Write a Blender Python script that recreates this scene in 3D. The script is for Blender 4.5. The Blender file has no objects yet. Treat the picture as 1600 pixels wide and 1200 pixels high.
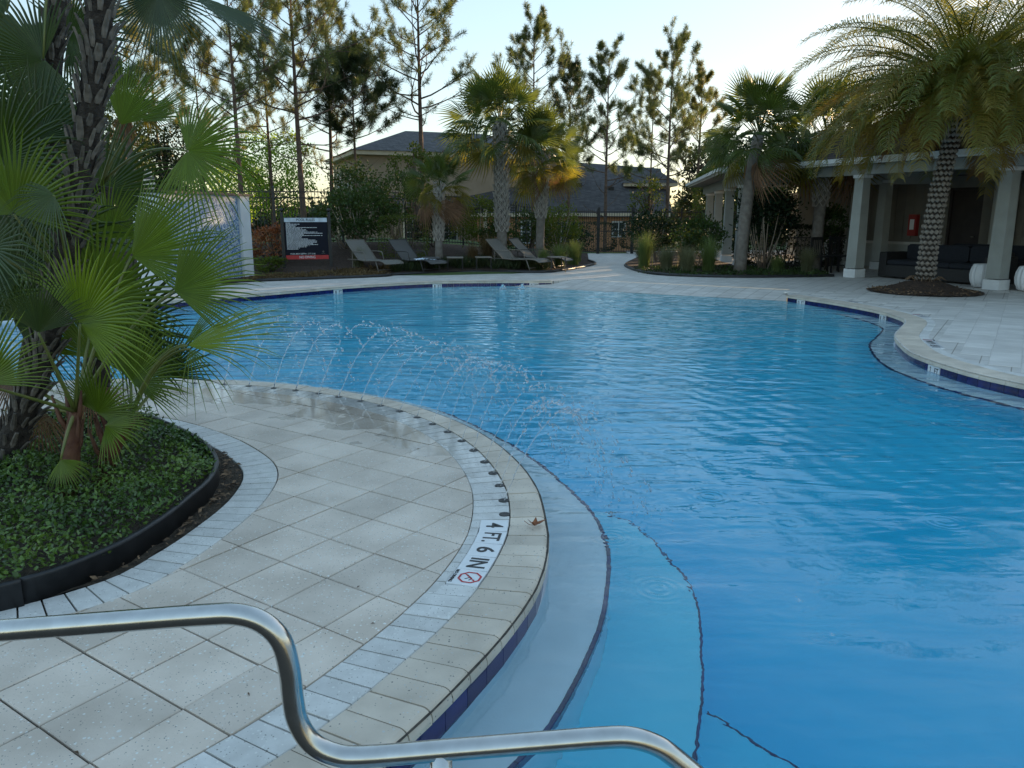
import bpy, bmesh, math, random
import numpy as np
from mathutils import Vector, Matrix, Quaternion
from mathutils.geometry import delaunay_2d_cdt
R = math.radians
rng = random.Random(7)
nr = np.random.default_rng(7)
scn = bpy.context.scene
COL = scn.collection

# ------------------------------------------------------------------ camera, sky, sun, exposure
cd = bpy.data.cameras.new('camera'); cam = bpy.data.objects.new('camera', cd); COL.objects.link(cam)
cd.sensor_width = 36; cd.lens = 1202 / 1600 * 36; cd.clip_start = .05; cd.clip_end = 1500
cam.location = (0, 0, 1.6); cam.rotation_euler = (R(90 - 12.4), 0, 0)
scn.camera = cam
SUN_AZ, SUN_EL = 44.0, 5.5           # degrees right of the view, degrees above the horizon
wd = bpy.data.worlds.new('World'); scn.world = wd; wd.use_nodes = True
wn = wd.node_tree.nodes; wl = wd.node_tree.links
sky = wn.new('ShaderNodeTexSky'); sky.sky_type = 'NISHITA'; sky.sun_disc = False
sky.sun_elevation = R(SUN_EL); sky.sun_rotation = R(SUN_AZ)
sky.air_density = 1.0; sky.dust_density = .4; sky.ozone_density = 2.4
bg = wn['Background']; bg.inputs['Strength'].default_value = .15
gam = wn.new('ShaderNodeGamma'); gam.inputs[1].default_value = .38   # softens the whole sky evenly, as the phone's tone curve does
wl.new(sky.outputs[0], gam.inputs[0]); hsv = wn.new('ShaderNodeHueSaturation'); hsv.inputs['Saturation'].default_value = 1.35; wl.new(gam.outputs[0], hsv.inputs['Color']); wl.new(hsv.outputs[0], bg.inputs['Color'])
sd = bpy.data.lights.new('sun', 'SUN'); sun = bpy.data.objects.new('sun', sd); COL.objects.link(sun)
sd.energy = 2.2; sd.angle = R(.5); sd.color = (1, .70, .40)
a, e = R(SUN_AZ), R(SUN_EL)
sdir = Vector((math.sin(a) * math.cos(e), math.cos(a) * math.cos(e), math.sin(e)))
sun.rotation_euler = (-sdir).to_track_quat('-Z', 'Y').to_euler(); sun.location = sdir * 60
scn.view_settings.view_transform = 'Standard'; scn.view_settings.look = 'None'
scn.view_settings.exposure = 2.33; scn.view_settings.gamma = 1; scn.view_settings.use_curve_mapping = False
scn.cycles.use_denoising = True
scn.cycles.max_bounces = 12; scn.cycles.diffuse_bounces = 6; scn.cycles.transparent_max_bounces = 8
scn.cycles.volume_bounces = 0

# ------------------------------------------------------------------ helpers
class MB:
    """collects geometry for one mesh"""
    def __init__(s): s.v = []; s.f = []; s.m = []; s.sm = []
    def add(s, vs, fs, mi=0, smooth=False):
        o = len(s.v); s.v += [tuple(p) for p in vs]
        for f in fs: s.f.append([i + o for i in f]); s.m.append(mi); s.sm.append(smooth)
    def box(s, c, d, mi=0, M=None, taper=1.0):
        x, y, z = d[0] / 2, d[1] / 2, d[2] / 2; t = taper
        vs = [(-x, -y, -z), (x, -y, -z), (x, y, -z), (-x, y, -z), (-x * t, -y * t, z), (x * t, -y * t, z), (x * t, y * t, z), (-x * t, y * t, z)]
        vs = [Vector(v) for v in vs]
        if M is not None: vs = [M @ v for v in vs]
        s.add([v + Vector(c) for v in vs], [(3, 2, 1, 0), (4, 5, 6, 7), (0, 1, 5, 4), (1, 2, 6, 5), (2, 3, 7, 6), (3, 0, 4, 7)], mi)
    def bar(s, p, q, w, h=None, mi=0):
        """a square bar from p to q"""
        p, q = Vector(p), Vector(q); d = q - p
        if d.length < 1e-6: return
        M = d.to_track_quat('Z', 'Y').to_matrix()
        s.box((p + q) / 2, (w, h or w, d.length), mi, M)
    def tube(s, pts, rad, n=8, mi=0, cap=True, smooth=True):
        pts = [Vector(p) for p in pts]; k = len(pts)
        rr = rad if hasattr(rad, '__len__') else [rad] * k
        vs = []; ref = Vector((0, 0, 1))
        up = None
        for i in range(k):
            t = (pts[min(i + 1, k - 1)] - pts[max(i - 1, 0)]).normalized()
            if up is None:
                up = t.cross(Vector((.31, .17, .93)) if abs(t.z) < .9 else Vector((1, .1, 0))).normalized()
            else:
                up = (up - t * up.dot(t)).normalized()
            b = t.cross(up)
            for j in range(n):
                a = 2 * math.pi * j / n
                vs.append(pts[i] + (up * math.cos(a) + b * math.sin(a)) * rr[i])
        fs = []
        for i in range(k - 1):
            for j in range(n):
                j2 = (j + 1) % n
                fs.append((i * n + j, i * n + j2, (i + 1) * n + j2, (i + 1) * n + j))
        if cap: fs += [tuple(range(n))[::-1], tuple(range((k - 1) * n, k * n))]
        s.add(vs, fs, mi, smooth)
    def lathe(s, prof, c, n=24, mi=0, flute=0.0, nf=0):
        vs = []; c = Vector(c)
        for (r, z) in prof:
            for j in range(n):
                a = 2 * math.pi * j / n
                q = r * (1 + flute * math.cos(nf * a)) if nf else r
                vs.append(c + Vector((q * math.cos(a), q * math.sin(a), z)))
        k = len(prof); fs = []
        for i in range(k - 1):
            for j in range(n):
                j2 = (j + 1) % n; fs.append((i * n + j, i * n + j2, (i + 1) * n + j2, (i + 1) * n + j))
        fs += [tuple(range(n))[::-1], tuple(range((k - 1) * n, k * n))]
        s.add(vs, fs, mi, True)
    def blob(s, c, r, mi=0, M=None, n=6, m=4):
        vs = []; c = Vector(c)
        for i in range(m + 1):
            th = math.pi * i / m
            for j in range(n):
                a = 2 * math.pi * j / n
                v = Vector((math.sin(th) * math.cos(a) * r[0], math.sin(th) * math.sin(a) * r[1], math.cos(th) * r[2]))
                if M is not None: v = M @ v
                vs.append(c + v)
        fs = [(i * n + j, (i + 1) * n + j, (i + 1) * n + (j + 1) % n, i * n + (j + 1) % n) for i in range(m) for j in range(n)]
        s.add(vs, fs, mi, True)
    def mesh(s, name, mats):
        me = bpy.data.meshes.new(name)
        me.from_pydata(s.v, [], s.f)
        for m in (mats if isinstance(mats, (list, tuple)) else [mats]): me.materials.append(m)
        me.polygons.foreach_set('material_index', s.m); me.polygons.foreach_set('use_smooth', s.sm)
        me.update(); return me
    def build(s, name, mats, parent=None):
        return link(name, s.mesh(name, mats), parent)

def link(name, me, parent=None, loc=None, rot=None, scale=None, quat=None):
    o = bpy.data.objects.new(name, me); COL.objects.link(o)
    if parent is not None: o.parent = parent
    if loc is not None: o.location = loc
    if quat is not None: o.rotation_mode = 'QUATERNION'; o.rotation_quaternion = quat
    if rot is not None: o.rotation_euler = rot
    if scale is not None: o.scale = scale if hasattr(scale, '__len__') else (scale,) * 3
    return o
def tag(o, label, cat, group=None):
    o['label'] = label; o['category'] = cat
    if group: o['group'] = group
    return o
def thing(name, label, cat, loc=(0, 0, 0), rz=0, group=None):
    o = bpy.data.objects.new(name, None); COL.objects.link(o); o.empty_display_size = .1
    o.location = loc; o.rotation_euler = (0, 0, rz)
    return tag(o, label, cat, group)
def struct(o, kind='structure'): o['kind'] = kind; return o
def relabel(o, label): o['label'] = label; return o
def copy_thing(root, label=None):
    r = root.copy(); COL.objects.link(r)
    if label: r['label'] = label
    for ch in list(root.children):
        c = ch.copy(); COL.objects.link(c); c.parent = r
        for g in list(ch.children):
            d = g.copy(); COL.objects.link(d); d.parent = c
    return r
def npmesh(name, V, Fq, mat, nper, mi=None):
    """fast mesh from numpy arrays: V (n,3), faces (m,nper)"""
    me = bpy.data.meshes.new(name)
    me.vertices.add(len(V)); me.vertices.foreach_set('co', np.asarray(V, np.float32).ravel())
    m = len(Fq); me.loops.add(m * nper); me.polygons.add(m)
    me.loops.foreach_set('vertex_index', np.asarray(Fq, np.int32).ravel())
    me.polygons.foreach_set('loop_start', np.arange(0, m * nper, nper, dtype=np.int32))
    for mm in (mat if isinstance(mat, (list, tuple)) else [mat]): me.materials.append(mm)
    if mi is not None: me.polygons.foreach_set('material_index', np.asarray(mi, np.int32))
    me.update(calc_edges=True); me.validate(); return me
def S(t): t = max(0., min(1., t)); return t * t * (3 - 2 * t)
def catmull(P, closed=False, sub=12):
    P = [Vector(p) for p in P]; n = len(P); out = []
    for i in range(n if closed else n - 1):
        g = (lambda k: P[k % n]) if closed else (lambda k: P[max(0, min(n - 1, k))])
        p0, p1, p2, p3 = g(i - 1), g(i), g(i + 1), g(i + 2)
        for j in range(sub):
            t = j / sub
            out.append(.5 * ((2 * p1) + (p2 - p0) * t + (2 * p0 - 5 * p1 + 4 * p2 - p3) * t * t + (3 * p1 - p0 - 3 * p2 + p3) * t ** 3))
    if not closed: out.append(P[-1])
    return out
def resample(path, L, closed=False):
    """points and tangents every ~L metres along a polyline"""
    pts = list(path) + ([path[0]] if closed else [])
    ds = [0.]
    for i in range(len(pts) - 1): ds.append(ds[-1] + (pts[i + 1] - pts[i]).length)
    n = max(1, round(ds[-1] / L)); out = []; k = 0
    for i in range(n + 1):
        s_ = ds[-1] * i / n
        while k < len(ds) - 2 and ds[k + 1] < s_: k += 1
        t = (s_ - ds[k]) / max(1e-9, ds[k + 1] - ds[k])
        out.append(pts[k].lerp(pts[k + 1], t))
    res = []
    for i, p in enumerate(out):
        q0 = out[i - 1] if i > 0 else (out[-2] if closed else p)
        q1 = out[i + 1] if i < len(out) - 1 else (out[1] if closed else p)
        t = (q1 - q0).normalized(); res.append((p, t))
    return res
def inside(p, poly):
    x, y = p[0], p[1]; c = False; n = len(poly); j = n - 1
    for i in range(n):
        xi, yi = poly[i][0], poly[i][1]; xj, yj = poly[j][0], poly[j][1]
        if (yi > y) != (yj > y) and x < (xj - xi) * (y - yi) / (yj - yi) + xi: c = not c
        j = i
    return c
def cdt(loops, keep, extra=()):
    """triangulate closed 2-D loops (plus loose points), keep triangles whose centre passes keep()"""
    vs = []; es = []
    for lp in loops:
        o = len(vs); n = len(lp); vs += [Vector((p[0], p[1])) for p in lp]
        es += [(o + i, o + (i + 1) % n) for i in range(n)]
    vs += [Vector((p[0], p[1])) for p in extra]
    r = delaunay_2d_cdt(vs, es, [], 0, 1e-5)
    v2 = r[0]; fs = []
    for f in r[2]:
        c = sum((v2[i] for i in f), Vector((0, 0))) / len(f)
        if keep(c): fs.append(tuple(f))
    return v2, fs
def sheet(name, loops, keep, zf, mat, extra=(), parent=None, smooth=False):
    v2, fs = cdt(loops, keep, extra)
    mb = MB(); ff = []
    for f in fs:
        a_, b_, c_ = [v2[i] for i in f[:3]]
        ff.append(f if (b_ - a_).cross(c_ - a_) > 0 else f[::-1])
    mb.add([(v.x, v.y, zf(v.x, v.y)) for v in v2], ff, 0, smooth)
    return mb.build(name, mat, parent)
def text_mesh(body, size, mat, w=None):
    """flat lettering lying in XY, centred, slightly thick"""
    c = bpy.data.curves.new('lettering', 'FONT'); c.body = body; c.size = size; c.align_x = 'CENTER'; c.align_y = 'CENTER'
    c.extrude = .0008; c.resolution_u = 3; c.offset = .012 * size
    o = bpy.data.objects.new('lettering', c); COL.objects.link(o)
    dg = bpy.context.evaluated_depsgraph_get(); dg.update()
    me = bpy.data.meshes.new_from_object(o.evaluated_get(dg))
    bpy.data.objects.remove(o); bpy.data.curves.remove(c)
    me.materials.clear(); me.materials.append(mat); me.name = 'lettering'
    if w:
        xs = [v.co.x for v in me.vertices]; k = w / (max(xs) - min(xs))
        for v in me.vertices: v.co.x *= k
    return me

# ------------------------------------------------------------------ materials
def mat(name, c1, c2=None, scale=8., detail=4., rough=.6, bump=0., bscale=None, rnd=0., speck=None, metal=0., spec=.5,
        island=0., transl=0., tcol=None, ramp=(.35, .65), coord='Object', wet=False, bdist=.01):
    m = bpy.data.materials.new(name); m.use_nodes = True; N = m.node_tree.nodes; L = m.node_tree.links
    p = N['Principled BSDF']; p.inputs['Roughness'].default_value = rough; p.inputs['Metallic'].default_value = metal
    p.inputs['Specular IOR Level'].default_value = spec
    if coord == 'World': out = N.new('ShaderNodeNewGeometry').outputs['Position']
    else: out = N.new('ShaderNodeTexCoord').outputs[coord]
    c2 = c2 or tuple(x * .75 for x in c1)
    nz = N.new('ShaderNodeTexNoise'); nz.inputs['Scale'].default_value = scale; nz.inputs['Detail'].default_value = detail
    L.new(out, nz.inputs['Vector'])
    cr = N.new('ShaderNodeValToRGB'); cr.color_ramp.elements[0].position = ramp[0]; cr.color_ramp.elements[1].position = ramp[1]
    cr.color_ramp.elements[0].color = (*c1, 1); cr.color_ramp.elements[1].color = (*c2, 1)
    L.new(nz.outputs['Fac'], cr.inputs['Fac']); col = cr.outputs['Color']
    if speck:
        for (sc, th, cc) in speck:
            vo = N.new('ShaderNodeTexVoronoi'); vo.inputs['Scale'].default_value = sc
            nd = N.new('ShaderNodeTexNoise'); nd.inputs['Scale'].default_value = sc * .6; L.new(out, nd.inputs['Vector'])
            va = N.new('ShaderNodeVectorMath'); va.operation = 'MULTIPLY_ADD'; va.inputs[1].default_value = (.6 / sc,) * 3
            L.new(nd.outputs['Color'], va.inputs[0]); L.new(out, va.inputs[2]); L.new(va.outputs[0], vo.inputs['Vector'])
            # only some cells carry a fleck
            sx = N.new('ShaderNodeSeparateColor'); L.new(vo.outputs['Color'], sx.inputs[0])
            g = N.new('ShaderNodeMath'); g.operation = 'GREATER_THAN'; g.inputs[1].default_value = .62; L.new(sx.outputs[0], g.inputs[0])
            t = N.new('ShaderNodeMath'); t.operation = 'MULTIPLY'; t.inputs[1].default_value = th; L.new(sx.outputs[1], t.inputs[0])
            lt = N.new('ShaderNodeMath'); lt.operation = 'LESS_THAN'; L.new(vo.outputs['Distance'], lt.inputs[0]); L.new(t.outputs[0], lt.inputs[1])
            mu = N.new('ShaderNodeMath'); mu.operation = 'MULTIPLY'; L.new(g.outputs[0], mu.inputs[0]); L.new(lt.outputs[0], mu.inputs[1])
            mx = N.new('ShaderNodeMix'); mx.data_type = 'RGBA'; mx.inputs['B'].default_value = (*cc, 1)
            L.new(mu.outputs[0], mx.inputs['Factor']); L.new(col, mx.inputs['A']); col = mx.outputs['Result']
    if rnd or island:
        src = N.new('ShaderNodeObjectInfo').outputs['Random'] if rnd else N.new('ShaderNodeNewGeometry').outputs['Random Per Island']
        am = rnd or island
        mr = N.new('ShaderNodeMapRange'); mr.inputs['To Min'].default_value = 1 - am; mr.inputs['To Max'].default_value = 1 + am
        L.new(src, mr.inputs['Value'])
        mm = N.new('ShaderNodeVectorMath'); mm.operation = 'SCALE'; L.new(col, mm.inputs[0]); L.new(mr.outputs[0], mm.inputs['Scale']); col = mm.outputs[0]
    if bump:
        b = N.new('ShaderNodeBump'); b.inputs['Strength'].default_value = bump; b.inputs['Distance'].default_value = bdist
        nb = N.new('ShaderNodeTexNoise'); nb.inputs['Scale'].default_value = bscale or scale * 4; nb.inputs['Detail'].default_value = 5
        L.new(out, nb.inputs['Vector']); L.new(nb.outputs['Fac'], b.inputs['Height']); L.new(b.outputs[0], p.inputs['Normal'])
    m['_n'] = 1
    if wet:
        # puddles left by the jets: near the jet ring of the island
        ge = N.new('ShaderNodeNewGeometry')
        sub = N.new('ShaderNodeVectorMath'); sub.operation = 'SUBTRACT'; sub.inputs[1].default_value = (-3.56, 3.7, 0); L.new(ge.outputs['Position'], sub.inputs[0])
        fl = N.new('ShaderNodeVectorMath'); fl.operation = 'MULTIPLY'; fl.inputs[1].default_value = (1, 1, 0); L.new(sub.outputs[0], fl.inputs[0])
        ln = N.new('ShaderNodeVectorMath'); ln.operation = 'LENGTH'; L.new(fl.outputs[0], ln.inputs[0])
        r1 = N.new('ShaderNodeMapRange'); r1.inputs['From Min'].default_value = wet[0]; r1.inputs['From Max'].default_value = wet[1]; L.new(ln.outputs['Value'], r1.inputs['Value'])
        sp = N.new('ShaderNodeSeparateXYZ'); L.new(ge.outputs['Position'], sp.inputs[0])
        r2 = N.new('ShaderNodeMapRange'); r2.inputs['From Min'].default_value = wet[2]; r2.inputs['From Max'].default_value = wet[3]; L.new(sp.outputs['Y'], r2.inputs['Value'])
        w1 = N.new('ShaderNodeMath'); w1.operation = 'MULTIPLY'; L.new(r1.outputs[0], w1.inputs[0]); L.new(r2.outputs[0], w1.inputs[1])
        pn = N.new('ShaderNodeTexNoise'); pn.inputs['Scale'].default_value = wet[4]; pn.inputs['Detail'].default_value = 3; L.new(ge.outputs['Position'], pn.inputs['Vector'])
        w2 = N.new('ShaderNodeMath'); w2.operation = 'MULTIPLY_ADD'; w2.inputs[1].default_value = .62; L.new(w1.outputs[0], w2.inputs[0]); L.new(pn.outputs['Fac'], w2.inputs[2])
        w3 = N.new('ShaderNodeMapRange'); w3.inputs['From Min'].default_value = .88; w3.inputs['From Max'].default_value = .94; L.new(w2.outputs[0], w3.inputs['Value'])
        mr_ = N.new('ShaderNodeMapRange'); mr_.inputs['To Min'].default_value = rough; mr_.inputs['To Max'].default_value = .03; L.new(w3.outputs[0], mr_.inputs['Value'])
        L.new(mr_.outputs[0], p.inputs['Roughness'])
        dk = N.new('ShaderNodeMapRange'); dk.inputs['To Min'].default_value = 1; dk.inputs['To Max'].default_value = .8; L.new(w3.outputs[0], dk.inputs['Value'])
        ds = N.new('ShaderNodeVectorMath'); ds.operation = 'SCALE'; L.new(col, ds.inputs[0]); L.new(dk.outputs[0], ds.inputs['Scale']); col = ds.outputs[0]
        if bump:
            bs = N.new('ShaderNodeMapRange'); bs.inputs['To Min'].default_value = bump; bs.inputs['To Max'].default_value = .02; L.new(w3.outputs[0], bs.inputs['Value']); L.new(bs.outputs[0], b.inputs['Strength'])
    L.new(col, p.inputs['Base Color'])
    if transl:
        tr = N.new('ShaderNodeBsdfTranslucent'); ms = N.new('ShaderNodeMixShader'); ms.inputs[0].default_value = transl
        if tcol:
            tm = N.new('ShaderNodeMix'); tm.data_type = 'RGBA'; tm.inputs['Factor'].default_value = .6; tm.inputs['B'].default_value = (*tcol, 1); L.new(col, tm.inputs['A']); L.new(tm.outputs['Result'], tr.inputs['Color'])
        else: L.new(col, tr.inputs['Color'])
        L.new(p.outputs[0], ms.inputs[1]); L.new(tr.outputs[0], ms.inputs[2]); L.new(ms.outputs[0], N['Material Output'].inputs['Surface'])
    return m

FL = [(75, .38, (.74, .73, .69)), (38, .26, (.72, .71, .67)), (110, .32, (.26, .245, .22))]
M = {}
M['paver'] = mat('paver', (.56, .475, .395), (.74, .64, .545), 2.6, 9, .62, .5, 90, rnd=.09, speck=FL, coord='World', wet=(2.45, 3.3, 4.4, 5.3, 2.6), bdist=.004)
M['brick'] = mat('brick', (.58, .565, .535), (.68, .665, .635), 14, 5, .6, .35, 110, rnd=.10, speck=FL, coord='World', bdist=.004)
M['strip'] = mat('strip', (.58, .565, .535), (.68, .665, .635), 14, 5, .6, .35, 110, rnd=.10, speck=FL, coord='World', wet=(3.2, 3.5, 3.4, 4.6, 7), bdist=.004)
M['coping'] = mat('coping', (.53, .455, .37), (.68, .59, .485), 4, 8, .6, .4, 90, rnd=.10, speck=[(60, .3, (.55, .55, .53)), (80, .3, (.2, .19, .17))], coord='World', bdist=.004)
M['deckfar'] = mat('deckfar', (.56, .53, .49), (.67, .635, .59), 2, 8, .6, .3, 60, rnd=.08, coord='World', bdist=.004)
M['grout'] = mat('grout', (.035, .03, .026), (.09, .075, .06), 30, 5, .9, .4, 120, coord='World')
M['tile'] = mat('tile', (.008, .011, .070), (.012, .017, .115), 9, 3, .15, 0, rnd=.25)
M['trimtile'] = mat('trimtile', (.012, .014, .09), (.02, .025, .14), 9, 3, .2, 0, rnd=.3)
M['white_tile'] = mat('white_tile', (.78, .79, .80), (.72, .73, .74), 12, 3, .22)
M['black_ink'] = mat('black_ink', (.02, .02, .02), rough=.5)
M['red_ink'] = mat('red_ink', (.55, .02, .03), rough=.5)
M['white_ink'] = mat('white_ink', (.75, .77, .80), rough=.6)
M['plaster'] = mat('plaster', (.80, .79, .82), (.88, .87, .90), 3, 6, .75, .25, 60, coord='World', bdist=.004)
M['floorpl'] = mat('floorpl', (.30, .76, .90), (.40, .83, .94), 1.2, 5, .8, .2, 60, coord='World', bdist=.004)
M['steel'] = mat('steel', (.62, .61, .59), (.55, .54, .52), 30, 3, .22, .05, 300, metal=1, bdist=.001)
M['edging'] = mat('edging', (.012, .013, .015), (.022, .023, .026), 12, 4, .42, .1, 80)
M['mulch'] = mat('mulch', (.030, .017, .011), (.075, .042, .026), 16, 7, .95, 1.0, 34, coord='World', bdist=.05)
M['soil'] = mat('soil', (.035, .026, .018), (.075, .055, .035), 24, 7, .95, 1.0, 60, coord='World', bdist=.02)
M['groundgrass'] = mat('groundgrass', (.045, .085, .018), (.085, .13, .03), 1.6, 7, .95, .8, 30, coord='World', bdist=.05)
def leafm(name, c1, c2, transl=.35, tcol=None, island=.35, rough=.4, scale=2., spec=.5):
    return mat(name, c1, c2, scale, 3, rough, 0, island=island, transl=transl, tcol=tcol, spec=spec, coord='World')
M['cover'] = leafm('cover', (.05, .105, .018), (.125, .20, .035), .2, island=.5, rough=.28)
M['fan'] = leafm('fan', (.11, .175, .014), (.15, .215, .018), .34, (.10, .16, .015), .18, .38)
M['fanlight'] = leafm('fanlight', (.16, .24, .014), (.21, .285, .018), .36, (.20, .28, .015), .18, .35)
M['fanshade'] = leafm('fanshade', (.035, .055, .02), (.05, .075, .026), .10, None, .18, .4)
M['fanshaded'] = leafm('fanshaded', (.028, .054, .007), (.046, .074, .009), .28, (.06, .10, .015), .18, .38)  # fan leaf copy with the clump's shade put into its colour
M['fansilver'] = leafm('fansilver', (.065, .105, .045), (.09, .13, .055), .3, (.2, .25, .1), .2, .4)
M['petiole'] = mat('petiole', (.11, .15, .03), (.17, .17, .05), 6, 3, .45)
M['boot'] = mat('boot', (.10, .085, .07), (.20, .17, .145), 18, 6, .85, .6, 70, rnd=.35, bdist=.008)
M['fibre'] = mat('fibre', (.022, .016, .012), (.06, .047, .037), 30, 7, .95, .9, 90, bdist=.02)
M['redstem'] = mat('redstem', (.09, .03, .018), (.16, .07, .035), 12, 5, .7, .5, 60)
M['sabal'] = leafm('sabal', (.055, .088, .018), (.085, .118, .024), .38, (.20, .24, .03), .25, .42)
M['sabalsunlit'] = leafm('sabalsunlit', (.10, .095, .014), (.15, .12, .016), .5, (.42, .36, .04), .25, .42)  # the sun's gold on lower fronds is put into the leaf colour
M['deadfrond'] = leafm('deadfrond', (.16, .085, .045), (.23, .13, .07), .3, (.35, .18, .08), .3, .8)
M['sabaltrunk'] = mat('sabaltrunk', (.13, .112, .095), (.21, .185, .16), 7, 6, .9, .7, 30, bdist=.02)
M['sabalboot'] = mat('sabalboot', (.27, .24, .205), (.38, .345, .30), 9, 6, .9, .5, 50, bdist=.01)
M['date'] = leafm('date', (.095, .125, .024), (.135, .155, .03), .45, (.42, .36, .045), .25, .4)
M['dateold'] = leafm('dateold', (.16, .15, .026), (.21, .175, .034), .5, (.60, .34, .03), .3, .45)
M['datebrown'] = leafm('datebrown', (.17, .105, .03), (.22, .13, .045), .42, (.55, .26, .04), .3, .6)
M['dateboss'] = mat('dateboss', (.15, .125, .10), (.29, .25, .21), 14, 6, .9, .6, 40, bdist=.015)
M['pinebark'] = mat('pinebark', (.085, .055, .040), (.15, .10, .075), 7, 7, .95, .8, 26, bdist=.03)
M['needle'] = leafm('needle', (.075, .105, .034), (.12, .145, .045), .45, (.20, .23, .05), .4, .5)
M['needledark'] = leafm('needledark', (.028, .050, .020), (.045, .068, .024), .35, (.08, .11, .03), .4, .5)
M['needlegold'] = leafm('needlegold', (.10, .115, .034), (.145, .145, .045), .5, (.33, .30, .06), .4, .5)  # needle copy with low sunlight mixed into its colour
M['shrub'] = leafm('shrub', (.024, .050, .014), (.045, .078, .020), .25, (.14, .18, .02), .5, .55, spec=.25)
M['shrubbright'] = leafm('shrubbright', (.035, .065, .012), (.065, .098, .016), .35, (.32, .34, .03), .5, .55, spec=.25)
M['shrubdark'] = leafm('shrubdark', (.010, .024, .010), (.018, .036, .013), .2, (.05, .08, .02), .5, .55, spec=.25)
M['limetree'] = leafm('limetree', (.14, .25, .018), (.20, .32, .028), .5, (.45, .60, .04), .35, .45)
M['croton'] = leafm('croton', (.22, .065, .024), (.30, .13, .045), .3, (.45, .14, .04), .6, .5)
M['muhly'] = leafm('muhly', (.11, .16, .045), (.16, .21, .065), .4, (.28, .34, .07), .4, .6)
M['muhlygrey'] = leafm('muhlygrey', (.14, .15, .08), (.20, .20, .11), .4, (.3, .28, .1), .4, .6)
M['liriope'] = leafm('liriope', (.030, .050, .014), (.055, .070, .022), .3, None, .5, .5)
M['drybrown'] = leafm('drybrown', (.12, .075, .03), (.18, .12, .05), .35, None, .4, .7)
M['palestem'] = mat('palestem', (.24, .19, .145), (.33, .27, .21), 9, 4, .85)
M['darkstem'] = mat('darkstem', (.06, .045, .03), (.10, .075, .05), 9, 4, .9)
M['blackmetal'] = mat('blackmetal', (.012, .012, .013), (.018, .018, .019), 20, 3, .45)
M['stucco'] = mat('stucco', (.33, .255, .185), (.37, .29, .215), 2, 5, .9, .5, 60, coord='World')
M['stuccobrown'] = mat('stuccobrown', (.42, .215, .115), (.46, .24, .13), 2, 5, .9, .4, 60, coord='World')
M['creamtrim'] = mat('creamtrim', (.55, .47, .36), (.6, .52, .40), 3, 4, .7)
M['glass'] = mat('glass', (.03, .05, .055), (.04, .06, .07), 1, 2, .06, spec=.9)
M['windowwhite'] = mat('windowwhite', (.62, .64, .66), rough=.5)
M['column'] = mat('column', (.30, .31, .285), (.34, .35, .325), 3, 5, .8, .3, 70, coord='World')
M['plinth'] = mat('plinth', (.62, .63, .63), (.70, .71, .71), 4, 5, .75, .25, 60, coord='World')
M['gutter'] = mat('gutter', (.62, .62, .60), (.68, .68, .66), 3, 4, .5)
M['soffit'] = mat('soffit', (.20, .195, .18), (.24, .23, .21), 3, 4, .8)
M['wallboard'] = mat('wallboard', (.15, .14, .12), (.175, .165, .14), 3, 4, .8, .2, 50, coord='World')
M['stonecap'] = mat('stonecap', (.45, .44, .41), (.52, .51, .47), 5, 5, .8)
M['darkdoor'] = mat('darkdoor', (.020, .014, .013), (.03, .022, .02), 4, 4, .45)
M['wicker'] = mat('wicker', (.010, .0095, .0095), (.020, .019, .0185), 60, 3, .6, .6, 160)
M['navy'] = mat('navy', (.008, .010, .016), (.012, .015, .022), 20, 3, .85, .2, 120)
M['whitepot'] = mat('whitepot', (.68, .69, .70), (.74, .75, .76), 5, 4, .45)
M['redbox'] = mat('redbox', (.26, .016, .013), (.30, .02, .016), 5, 3, .45)
M['signnavy'] = mat('signnavy', (.006, .008, .017), (.008, .010, .020), 5, 3, .6, spec=.2)
M['signred'] = mat('signred', (.52, .035, .035), rough=.5)
M['signblue'] = mat('signblue', (.62, .70, .78), rough=.5)
M['slinglight'] = mat('slinglight', (.15, .138, .12), (.175, .162, .142), 90, 3, .8, .3, 200)
M['slingdark'] = mat('slingdark', (.085, .083, .08), (.105, .10, .097), 90, 3, .8, .3, 200)
M['framelight'] = mat('framelight', (.16, .138, .112), (.19, .165, .138), 10, 3, .45)
M['framedark'] = mat('framedark', (.030, .028, .026), (.042, .039, .036), 10, 3, .45)
M['towel'] = mat('towel', (.62, .70, .80), (.72, .78, .85), 10, 4, .95, .6, 90)
M['whitewall'] = mat('whitewall', (.60, .62, .64), (.68, .70, .71), 3, 5, .8, .3, 50, coord='World')
M['capdark'] = mat('capdark', (.07, .055, .05), (.11, .085, .075), 6, 4, .7)
M['ornament'] = mat('ornament', (.55, .46, .37), (.66, .58, .48), 9, 4, .7)
M['ornband'] = mat('ornband', (.10, .08, .07), rough=.7)
M['deadleaf'] = mat('deadleaf', (.20, .060, .022), (.31, .115, .04), 30, 5, .7, .4, 60)
M['litter'] = mat('litter', (.10, .06, .035), (.22, .14, .08), 10, 4, .9, island=.5)

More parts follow.
